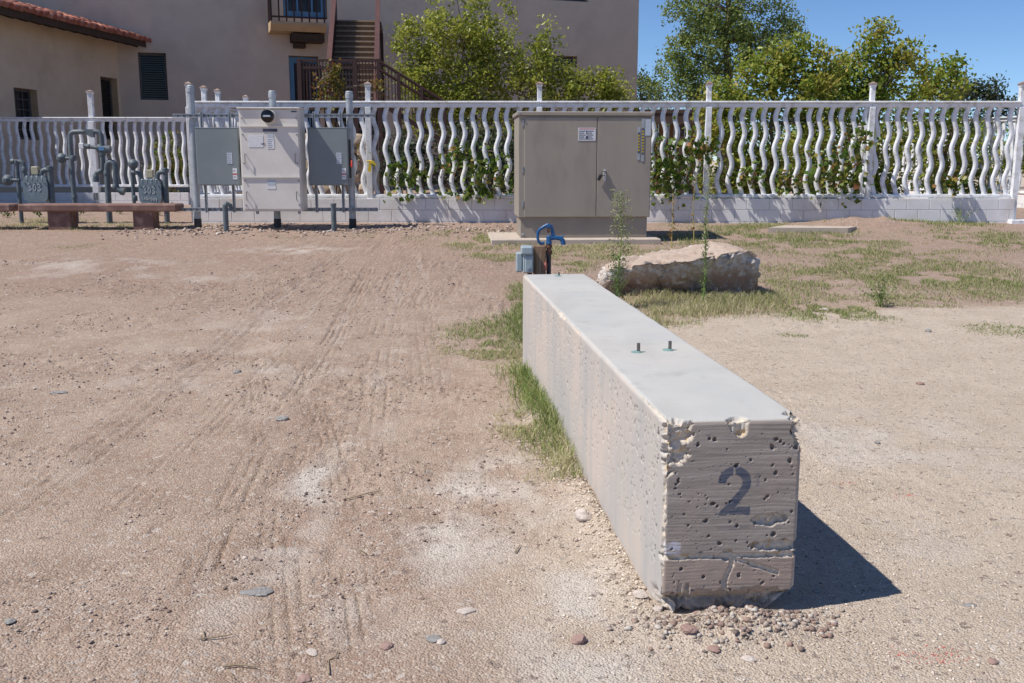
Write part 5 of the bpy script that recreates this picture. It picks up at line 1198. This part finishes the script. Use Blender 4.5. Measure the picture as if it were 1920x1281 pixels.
for (px, py, rx, ry), n, lab in VINES:
    s = FY / FPX; c = P(px, py, FY); root = empty('grape_vine', (c.x, FY, float(gz0(0, FY))), lab, 'vine', 'grape vines on the wavy fence')
    g0 = Vector((c.x + random.uniform(-.1, .1), FY + .12, zg1)); mb = MB(); ends = []
    for k in range(max(3, n // 12)):
        e = Vector((c.x + random.gauss(0, .45) * rx * s, FY + random.choice((-.13, -.10, .10, .16)), max(c.z + random.gauss(0, .5) * ry * s, zb - .15))); m = g0.lerp(e, .5) + Vector((random.uniform(-.15, .15), .06, .1)); mb.tube([g0, m, e], [.011, .008, .004], 5, False); ends.append(e)
    mb.build('stem', M['bark'], root)
    n2 = int(n * (2.3 if px < 1200 else 3.2)); C = np.stack([c.x + rng.normal(size=n2) * .52 * rx * s, FY + np.where(rng.random(n2) < .62, -.16 - .10 * rng.random(n2), .12 + .25 * rng.random(n2)), c.z + rng.normal(size=n2) * .52 * ry * s], -1)
    brown = .25 if px < 1300 else .55; t = np.where(rng.random(n2) < brown * .5, rng.uniform(.6, 1, n2), rng.uniform(0, .55, n2))
    me = leaves_mesh('foliage', C - np.array(W[root]), .105, .1, .95, t, .4); me.materials.append(LEAF['vine']); o = bpy.data.objects.new('foliage', me); col.objects.link(o); o.parent = root; W[o] = W[root]; o['kind'] = 'stuff'
# tall weeds
def weed(px, py, ytop, Y, label, kind):
    b = P(px, py, Y); b.z = gh(b.x, Y); t = P(px, ytop, Y); h = t.z - b.z; root = empty('tall_weed', b, label, 'weed'); sway = random.uniform(-.02, .02)
    path = [b + Vector((sway * math.sin(i * .9) + (0 if kind != 'spike' else .02 * i / 8), 0, h * i / 8 - (.05 if i == 0 else 0))) for i in range(9)]
    MB().tube(path, [.009 - .0065 * i / 8 for i in range(9)], 6).build('stem', M['stem_green' if kind in ('feather', 'spike') else 'stem_dry'], root, True)
    def at(f): k = min(7, int(f * 8)); return path[k].lerp(path[k + 1], f * 8 - k)
    C = []; T = []
    if kind in ('feather', 'spike'):
        for _ in range(1100 if kind == 'feather' else 420):
            f = random.random(); p = at(f); up = .12 if kind == 'feather' else .085
            w_ = (.14 * (1 - abs(f - .62) / .62 * .6) if f > .3 else .075) if kind == 'feather' else (.05 * (1.25 - f))
            if kind == 'spike' and f > .72: w_ = .10 * (1.2 - f) * 2
            a_ = random.uniform(0, 6.28); rr = w_ * random.uniform(.2, 1); C.append(p + Vector((math.cos(a_) * rr, math.sin(a_) * rr, rr * .7))); T.append(random.uniform(.55, 1) if f > .45 else random.uniform(0, .45))
        if kind == 'feather' or kind == 'spike':
            mb = MB()
            for k in range(46):
                f = .12 + .82 * k / 46; p = at(f); a_ = random.uniform(0, 6.28); L = (.15 if kind == 'feather' else .07) * (1.15 - f); mb.tube([p, p + Vector((math.cos(a_) * L, math.sin(a_) * L, L * .9))], [.0025, .001], 4, False)
            mb.build('side_shoots', M['stem_green'], root)
    else:
        for _ in range(26): f = random.uniform(.35, 1); p = at(f); C.append(p + Vector((random.gauss(0, .03), random.gauss(0, .03), 0))); T.append(random.uniform(.6, 1))
    me = leaves_mesh('foliage', np.array(C) - np.array(b), .036 if kind != 'dry' else .055, .2, .3 if kind != 'dry' else .5, np.array(T)); me.materials.append(LEAF['weed'] if kind != 'dry' else LEAF['redbush']); o = bpy.data.objects.new('foliage', me); col.objects.link(o); o.parent = root; W[o] = W[root]; o['kind'] = 'stuff'
weed(1160, 560, 366, 9.7, 'feathery pale green weed growing at the left end of the boulder', 'feather')
weed(1318, 552, 318, 9.9, 'tall narrow green weed standing in front of the boulder', 'spike')
weed(1259, 470, 362, 12.6, 'short dry yellow stalk behind the boulder', 'dry'); weed(1299, 466, 326, 12.8, 'taller dry yellow stalk with a bent leaf behind the boulder', 'dry')
# low leafy weeds beside the bench, boulder and lawn
def low_plant(px, py, r, h, n, label, km='ground', sz=.05):
    c = GP(px, py); s = c.y / FPX; root = empty('low_weed', c, label, 'weed', 'low weeds on the ground'); mb = MB(); C = []
    for k in range(max(5, n // 14)):
        a_ = random.uniform(0, 6.28); e = c + Vector((math.cos(a_) * r * s * random.random(), math.sin(a_) * r * s * random.random(), h * random.uniform(.5, 1))); mb.tube([c - Vector((0, 0, .02)), c.lerp(e, .5) + Vector((0, 0, .02)), e], [.004, .003, .0015], 4, False)
        for _ in range(14): C.append(c.lerp(e, random.uniform(.3, 1.05)) + Vector((random.gauss(0, .025), random.gauss(0, .025), random.gauss(.01, .015))))
    mb.build('stem', M['stem_green'], root)
    me = leaves_mesh('foliage', np.array(C) - np.array(c), sz, .4, .6); me.materials.append(LEAF[km]); o = bpy.data.objects.new('foliage', me); col.objects.link(o); o.parent = root; W[o] = W[root]; o['kind'] = 'stuff'
for a in ((150, 404, 24, .16, 60, 'leafy weed under the bench between its legs'), (225, 402, 18, .14, 46, 'small leafy weed under the bench near its second leg'), (300, 405, 26, .24, 90, 'leafy weed sprouting at the bench end'), (330, 398, 14, .2, 40, 'sprig of weed between bench and rack corner post'), (75, 408, 18, .15, 40, 'leafy weed left of the first bench leg'), (15, 410, 22, .15, 46, 'leafy weed below the short bench end'),
          (1385, 548, 26, .16, 40, 'broad-leaved weed at the right foot of the boulder'), (1650, 575, 45, .28, 190, 'feathery grey-green weed clump on the sparse lawn'), (1388, 412, 16, .35, 70, 'grey-green weed against the block wall by the second post'), (1560, 410, 22, .3, 70, 'weed tuft against the block wall between the posts'), (1800, 420, 34, .35, 110, 'grey-green weed tuft against the wall near the corner'), (892, 412, 16, .2, 50, 'small weed at the wall foot left of the cabinet')):
    low_plant(*a, km='weed' if a[0] > 1390 or a[0] in (1388, 892) else 'ground', sz=.05 if a[0] < 1390 else .035)

# ------------------------------------------------------------------ grass (uncountable): blades on the ground
def ell(px, py, rx, ry):
    c = G(px, py); y0, y1 = G(px, py - ry).y, G(px, py + ry).y; return c.x, (y0 + y1) / 2, rx * c.y / FPX, abs(y0 - y1) / 2
PATCH = [  # px, py, rx, ry, blades, height, dryness, threshold
    (930, 632, 110, 38, 4600, .09, .42, -.05), (985, 600, 42, 42, 2800, .15, .3, -.3), (960, 670, 100, 22, 4200, .07, .7, -.1), (985, 555, 40, 28, 1600, .13, .4, -.3), (870, 655, 60, 18, 1500, .05, .8, .0), (990, 800, 75, 28, 2600, .05, .9, .05),
    (890, 452, 95, 20, 3600, .12, .5, -.1), (930, 480, 70, 16, 2200, .10, .6, -.1), (1100, 475, 170, 22, 7000, .12, .6, -.25), (1060, 500, 60, 16, 1600, .10, .5, -.1),
    (1290, 575, 130, 26, 6500, .19, .75, -.4), (1400, 560, 90, 24, 3800, .17, .65, -.3), (1250, 600, 70, 18, 1800, .10, .7, -.1), (1330, 450, 130, 18, 3200, .13, .4, -.2),
    (1480, 445, 180, 24, 6500, .12, .28, -.22), (1560, 535, 210, 42, 11000, .09, .36, -.22), (1760, 515, 210, 40, 14000, .08, .36, -.22), (1870, 545, 110, 30, 5200, .08, .42, -.15), (1560, 585, 140, 22, 5200, .07, .42, -.1), (1620, 470, 260, 28, 8000, .09, .38, -.08), (1860, 450, 130, 24, 5600, .11, .3, -.18),
    (1880, 618, 80, 16, 1700, .06, .35, -.2), (1530, 628, 70, 7, 700, .05, .4, -.1), (1700, 565, 100, 20, 2200, .07, .5, 0), (1760, 422, 120, 7, 2400, .14, .35, -.2), (1400, 425, 160, 8, 2000, .12, .4, -.1), (1640, 415, 120, 6, 1500, .13, .3, -.1),
    (190, 426, 200, 8, 4200, .10, .75, -.2), (60, 420, 90, 12, 2600, .10, .7, -.3), (700, 448, 110, 10, 900, .06, .3, .1), (170, 462, 120, 7, 900, .05, .5, .05), (560, 445, 120, 5, 350, .05, .2, .1), (1010, 448, 60, 6, 700, .1, .4, -.1)]
def grass():
    Bx, By, Bh, Bd = [], [], [], []
    for px, py, rx, ry, n, h, dry, th in PATCH:
        cx, cy, rX, rY = ell(px, py, rx, ry); r = np.sqrt(rng.random(n * 2)) * (.55 + .65 * rng.random(n * 2)); a = rng.random(n * 2) * 2 * math.pi; x = cx + r * np.cos(a) * rX; y = cy + r * np.sin(a) * rY
        k = fbm(x * 2.6, y * 2.6, 0, 4, 95) + .25 * fbm(x * 11, y * 11, 0, 2, 96) > th + .05; x, y = x[k][:n], y[k][:n]
        Bx.append(x); By.append(y); Bh.append(h * rng.uniform(.2, 1.0, len(x)) ** 1.3 * 1.2 * (.5 + .4 * (fbm(x * 3, y * 3, 7, 2, 97) + .5))); Bd.append(np.clip(dry + .10 + .33 * rng.normal(size=len(x)), 0, 1))
    # strip along the foot of the barrier's left side
    n = 2300; t = rng.random(n) ** .9; ly = 3.95 - 2.55 * t; lx = -B_W / 2 - .015 - np.abs(rng.normal(size=n)) * (.05 + .07 * (fbm(ly * 2.0, 0, 0, 2, 99) + .5)); p = np.array(B_O)[None, :2] + lx[:, None] * np.array(B_U)[None, :2] + ly[:, None] * np.array(B_V)[None, :2]
    Bx.append(p[:, 0]); By.append(p[:, 1]); Bh.append(rng.uniform(.06, .19, n) * (.5 + .5 * sstep(1.35, 2.0, ly))); Bd.append(np.clip(.36 + .40 * (1 - sstep(1.4, 2.6, ly)) + .3 * rng.normal(size=n), 0, 1))
    x, y, h, d = (np.concatenate(v) for v in (Bx, By, Bh, Bd))
    lxx = (x - B_O.x) * B_U.x + (y - B_O.y) * B_U.y; lyy = (x - B_O.x) * B_V.x + (y - B_O.y) * B_V.y
    k = ~((np.abs(lxx) < B_W / 2 + .004) & (lyy > -.01) & (lyy < B_L + .02)); x, y, h, d = x[k], y[k], h[k], d[k]
    z = ground_h(x, y) - .006; n = len(x); a = rng.random(n) * 2 * math.pi; h = h * .68; lean = rng.uniform(.3, 1.7, n) * h; w = rng.uniform(.0009, .0021, n) * (1 + y * .06)
    dx, dy = np.cos(a), np.sin(a); sx, sy = -dy * w, dx * w
    b0 = np.stack([x - sx, y - sy, z], -1); b1 = np.stack([x + sx, y + sy, z], -1)
    m0 = np.stack([x + dx * lean * .35 - sx * .8, y + dy * lean * .35 - sy * .8, z + h * .6], -1); m1 = np.stack([x + dx * lean * .35 + sx * .8, y + dy * lean * .35 + sy * .8, z + h * .6], -1)
    tp = np.stack([x + dx * lean, y + dy * lean, z + h * .95], -1)
    V = np.stack([b0, b1, m1, m0, tp], 1).reshape(-1, 3); i = np.arange(n)[:, None] * 5
    F = np.concatenate([np.concatenate([i, i + 1, i + 2], 1), np.concatenate([i, i + 2, i + 3], 1), np.concatenate([i + 3, i + 2, i + 4], 1)])
    me = np_mesh('grass', V, F); at = me.attributes.new('tint', 'FLOAT', 'POINT'); at.data.foreach_set('value', np.repeat(d, 5).astype(np.float32))
    me.materials.append(leaf_mat('grass_blade', [(.095, .165, .03), (.16, .235, .055), (.26, .30, .10), (.42, .40, .20), (.56, .49, .33)], .35, .6))
    o = bpy.data.objects.new('grass', me); col.objects.link(o); tag(o, 'patchy green and straw-dry grass on the dirt lot', 'grass', kind='stuff')
grass()

# ------------------------------------------------------------------ gravel, stones, sticks
def rock_protos(k=10):
    out = []
    for i in range(k):
        bm = bmesh.new(); bmesh.ops.create_icosphere(bm, subdivisions=1, radius=1)
        for v in bm.verts: v.co *= random.uniform(.5, 1.2)
        v = np.array([q.co for q in bm.verts]); f = np.array([[q.index for q in t.verts] for t in bm.faces]); bm.free(); out.append((v * np.array([1, random.uniform(.6, .95), random.uniform(.42, .7)]), f))
    return out
PROTO = rock_protos(16)
def scatter(name, x, y, r, m, label, sink=.25, lift=None):
    V = []; F = []; k = 0; z = ground_h(x, y); pick = rng.integers(0, len(PROTO), len(x)); ang = rng.random(len(x)) * 6.283
    for j in range(len(PROTO)):
        s = np.where(pick == j)[0]
        if len(s) == 0: continue
        pv, pf = PROTO[j]; c, sn = np.cos(ang[s])[:, None], np.sin(ang[s])[:, None]; X = (pv[None, :, 0] * c - pv[None, :, 1] * sn) * r[s][:, None] + x[s][:, None]; Y = (pv[None, :, 0] * sn + pv[None, :, 1] * c) * r[s][:, None] + y[s][:, None]
        Z = pv[None, :, 2] * r[s][:, None] + (z[s] + r[s] * sink)[:, None]; V.append(np.stack([X, Y, Z], -1).reshape(-1, 3)); F.append((pf[None] + (np.arange(len(s)) * len(pv))[:, None, None]).reshape(-1, 3) + k); k += len(s) * len(pv)
    me = np_mesh(name, np.concatenate(V), np.concatenate(F)); at = me.attributes.new('tint', 'FLOAT', 'POINT'); at.data.foreach_set('value', np.repeat(rng.random(len(x)), 12)[:len(me.vertices)].astype(np.float32)); me.materials.append(m); o = bpy.data.objects.new(name, me); col.objects.link(o); return tag(o, label, 'gravel', kind='stuff')
def wedge(n, y0, y1, pw=1.0, side=None):
    y = y0 + (y1 - y0) * rng.random(n) ** pw; x = rng.uniform(-.56, .56, n) * y
    if side == 'r': x = np.where(x < .1, rng.uniform(.1, .56, n) * y, x)
    if side == 'l': x = np.where(x > .2, rng.uniform(-.56, .1, n) * y, x)
    return x, y
def clear(x, y, *more):
    lx = (x - B_O.x) * B_U.x + (y - B_O.y) * B_U.y; ly = (x - B_O.x) * B_V.x + (y - B_O.y) * B_V.y; k = ~((np.abs(lx) < B_W / 2 + .005) & (ly > -.005) & (ly < B_L + .02)); return (x[k], y[k], *[q[k] for q in more])
M['grav_sand'] = leaf_mat('sand_gravel', [(.18, .145, .125), (.44, .36, .28), (.55, .46, .37), (.62, .53, .44), (.70, .64, .57)], 0.0, .95)
M['grav_dirt'] = leaf_mat('dirt_clods', [(.14, .11, .095), (.29, .215, .18), (.39, .30, .25), (.44, .35, .30), (.60, .53, .48)], 0.0, .95)
M['grav_rubble'] = leaf_mat('rubble_stone', [(.16, .13, .115), (.30, .20, .165), (.34, .275, .23), (.40, .34, .29), (.50, .46, .42)], 0.0, .95)
x, y = wedge(15000, 2.1, 8.5, 1.4, 'r'); x, y = clear(x, y); scatter('beige_gravel', x, y, .0022 + .0050 * rng.random(len(x)) ** 3, M['grav_sand'], 'fine beige gravel strewn right of the barrier')
x, y = wedge(36000, 2.0, 13.0, 1.25, 'l'); k = fbm(x * 1.1 + 5, y * 1.1, 0, 3, 12) + .6 * fbm(x * 5, y * 5, 0, 2, 14) > -.05; x, y = clear(x[k], y[k]); scatter('dirt_clods', x, y, .0020 + .0008 * y * rng.random(len(x)) ** 2 + .009 * rng.random(len(x)) ** 8, M['grav_dirt'], 'small reddish clods and grit on the dirt lot')
x = rng.uniform(-6.5, 0, 1500); y = rng.normal(16.5, .45, 1500); k = y < 17.5; x, y = x[k], y[k]; scatter('rack_clods', x, y, .012 + .03 * rng.random(len(x)) ** 3, M['grav_dirt'], 'loose dug soil clods below the electrical rack')
n = 1900; lx = rng.normal(0, .18, n); ly = -.01 - np.abs(rng.normal(0, .10, n)); p = np.array(B_O)[None, :2] + lx[:, None] * np.array(B_U)[None, :2] + ly[:, None] * np.array(B_V)[None, :2]
scatter('rubble', p[:, 0], p[:, 1], .003 + .014 * rng.random(n) ** 6, M['grav_rubble'], 'broken rubble heaped at the foot of the barrier')
n = 2400; ly = rng.uniform(0, 2.6, n); lx = -B_W / 2 - .01 - np.abs(rng.normal(0, .07, n)); p = np.array(B_O)[None, :2] + lx[:, None] * np.array(B_U)[None, :2] + ly[:, None] * np.array(B_V)[None, :2]
scatter('edge_gravel', p[:, 0], p[:, 1], .003 + .008 * rng.random(n) ** 4, M['grav_sand'], 'crumbled sandy grit along the left foot of the barrier')
n = 260; q = [G(*p) for p in ((1700, 1228), (1765, 1240), (1780, 1225), (1585, 905), (1700, 930))]; k = rng.integers(0, 5, n); x = np.array([q[i].x for i in k]) + rng.normal(0, .035, n); y = np.array([q[i].y for i in k]) + rng.normal(0, .02, n)
M['paint_fleck'] = mat('red_marking_paint', (.55, .12, .10), (.6, .25, .2), .8, 60); scatter('red_paint_flecks', x, y, .0015 + .003 * rng.random(n) ** 2, M['paint_fleck'], 'flecks of faded red marking paint on the gravel')
def stone(px, py, rpx, m, label, flat=.5, asp=1.3):
    c = GP(px, py); r = rpx * c.y / FPX * 1.03; bm = bmesh.new(); bmesh.ops.create_icosphere(bm, subdivisions=3, radius=1); s = random.random() * 50
    co = np.array([v.co for v in bm.verts]); d = 1 + .55 * fbm(co[:, 0] * 1.1 + s, co[:, 1] * 1.1, co[:, 2] * 1.1, 3, 50) + .10 * np.abs(fbm(co[:, 0] * 3 + s, co[:, 1] * 3, co[:, 2] * 3, 2, 51))
    for v, k in zip(bm.verts, d):
        q = v.co * k; v.co = Vector((q.x * asp, q.y, q.z * flat)) * r
    bmesh.ops.rotate(bm, verts=bm.verts[:], matrix=Matrix.Rotation(random.uniform(0, 6.28), 3, 'Z') if asp < 1.5 else Matrix.Rotation(random.uniform(-.3, .5), 3, 'Z'))
    me = bpy.data.meshes.new('stone'); bm.to_mesh(me); bm.free(); me.polygons.foreach_set('use_smooth', np.zeros(len(me.polygons), bool)); me.materials.append(m); o = bpy.data.objects.new('stone', me); col.objects.link(o); o.location = c + Vector((0, 0, r * flat * .35)); return tag(o, label, 'stone', 'loose stones on the lot')
for a in ((1095, 980, 15, 'stone_pale', 'upright pinkish stone beside the left foot of the barrier', .95, .8), (1086, 1207, 15, 'stone_red', 'round reddish stone before the barrier corner', .7, 1.1), (873, 1152, 13, 'stone_pale', 'flat pale stone chip on the dusty dirt', .3, 1.5), (480, 1111, 17, 'slate', 'flat slate-grey stone on the dirt near a tyre track', .22, 1.7), (727, 1219, 11, 'stone_red', 'small reddish cobble beside the tread marks', .5, 1.2), (530, 786, 10, 'slate', 'dark broken lump by the crossing tyre marks', .5, 1.3), (445, 700, 7, 'slate', 'small grey lump left of the crossing tyre marks', .5, 1.2), (1530, 1113, 6, 'slate', 'dark pebble at the shadow edge', .6, 1.1), (1817, 1138, 9, 'slate', 'flat greenish shard on the beige gravel', .2, 1.5), (1862, 1246, 9, 'stone_red', 'dark brown stone near the red paint flecks', .5, 1.2), (1740, 620, 6, 'slate', 'dark lump on the gravel below the lawn', .6, 1.2), (1725, 722, 6, 'stone_red', 'brown lump alone on the beige gravel', .6, 1.2), (1645, 833, 5, 'slate', 'dark pebble right of the barrier top', .7, 1.1),
          (813, 1207, 12, 'slate', 'blue-grey stone half sunk in the dirt', .25, 1.4), (828, 1213, 8, 'stone_pale', 'pale pebble beside the blue-grey stone', .5, 1.2), (585, 1222, 10, 'stone_pale', 'pale flat stone beside a twig', .25, 1.4), (570, 1272, 13, 'stone_red', 'grey-pink stone at the lower edge of the lot', .35, 1.4), (1546, 582, 8, 'stone_pale', 'pale stone in the dry grass behind the barrier', .5, 1.3), (110, 737, 10, 'slate', 'grey flat stone left on the open dirt', .25, 1.6), (20, 1174, 8, 'slate', 'dark stone on the far left dirt', .5, 1.2), (1200, 1130, 12, 'stone_pale', 'pale angular stone at the broken barrier corner', .6, 1.3), (1290, 1200, 14, 'stone_red', 'reddish angular stone in the rubble below the number', .6, 1.2), (1340, 1225, 11, 'stone_red', 'second reddish stone in the rubble', .5, 1.3), (1232, 1150, 9, 'stone_pale', 'pale stone wedged under the barrier corner', .6, 1.2), (1405, 1240, 10, 'stone_pale', 'buff stone in front of the rubble', .5, 1.3)):
    stone(a[0], a[1], a[2], M[a[3]], a[4], a[5], a[6])
def stick(pts, r, label, m='twig'):
    q = [GP(*p) + Vector((0, 0, r + .004)) for p in pts]; mb = MB(); mb.tube(q, [r] + [r * .8] * (len(q) - 2) + [r * .5], 6); thing('twig', label, 'twig', mb, M[m], q[0], 'dry twigs on the dirt', True)
for p, r, l in (([(375, 1208), (400, 1204), (437, 1196)], .0035, 'thin dry twig lying left of the slate stone'), ([(384, 1206), (381, 1190)], .003, 'short twig crossing the thin dry twig'), ([(418, 1256), (445, 1253), (483, 1254)], .004, 'pale forked straw at the bottom of the lot'), ([(425, 1260), (440, 1278)], .003, 'broken straw end beside the forked straw'), ([(612, 1240), (630, 1236), (633, 1222)], .003, 'bent dry twig near the tread marks'), ([(617, 1268), (616, 1240)], .003, 'upright-lying twig below the bent twig'), ([(652, 935), (690, 930), (715, 925)], .0035, 'dry twig across the tread marks'), ([(966, 1040), (975, 1025)], .004, 'dark curved twig on the beige dust'), ([(78, 1094), (97, 1091)], .0035, 'short dark twig on the left dirt'), ([(675, 1035), (688, 1044)], .003, 'tiny twig inside the tread marks')):
    stick(p, r, l)
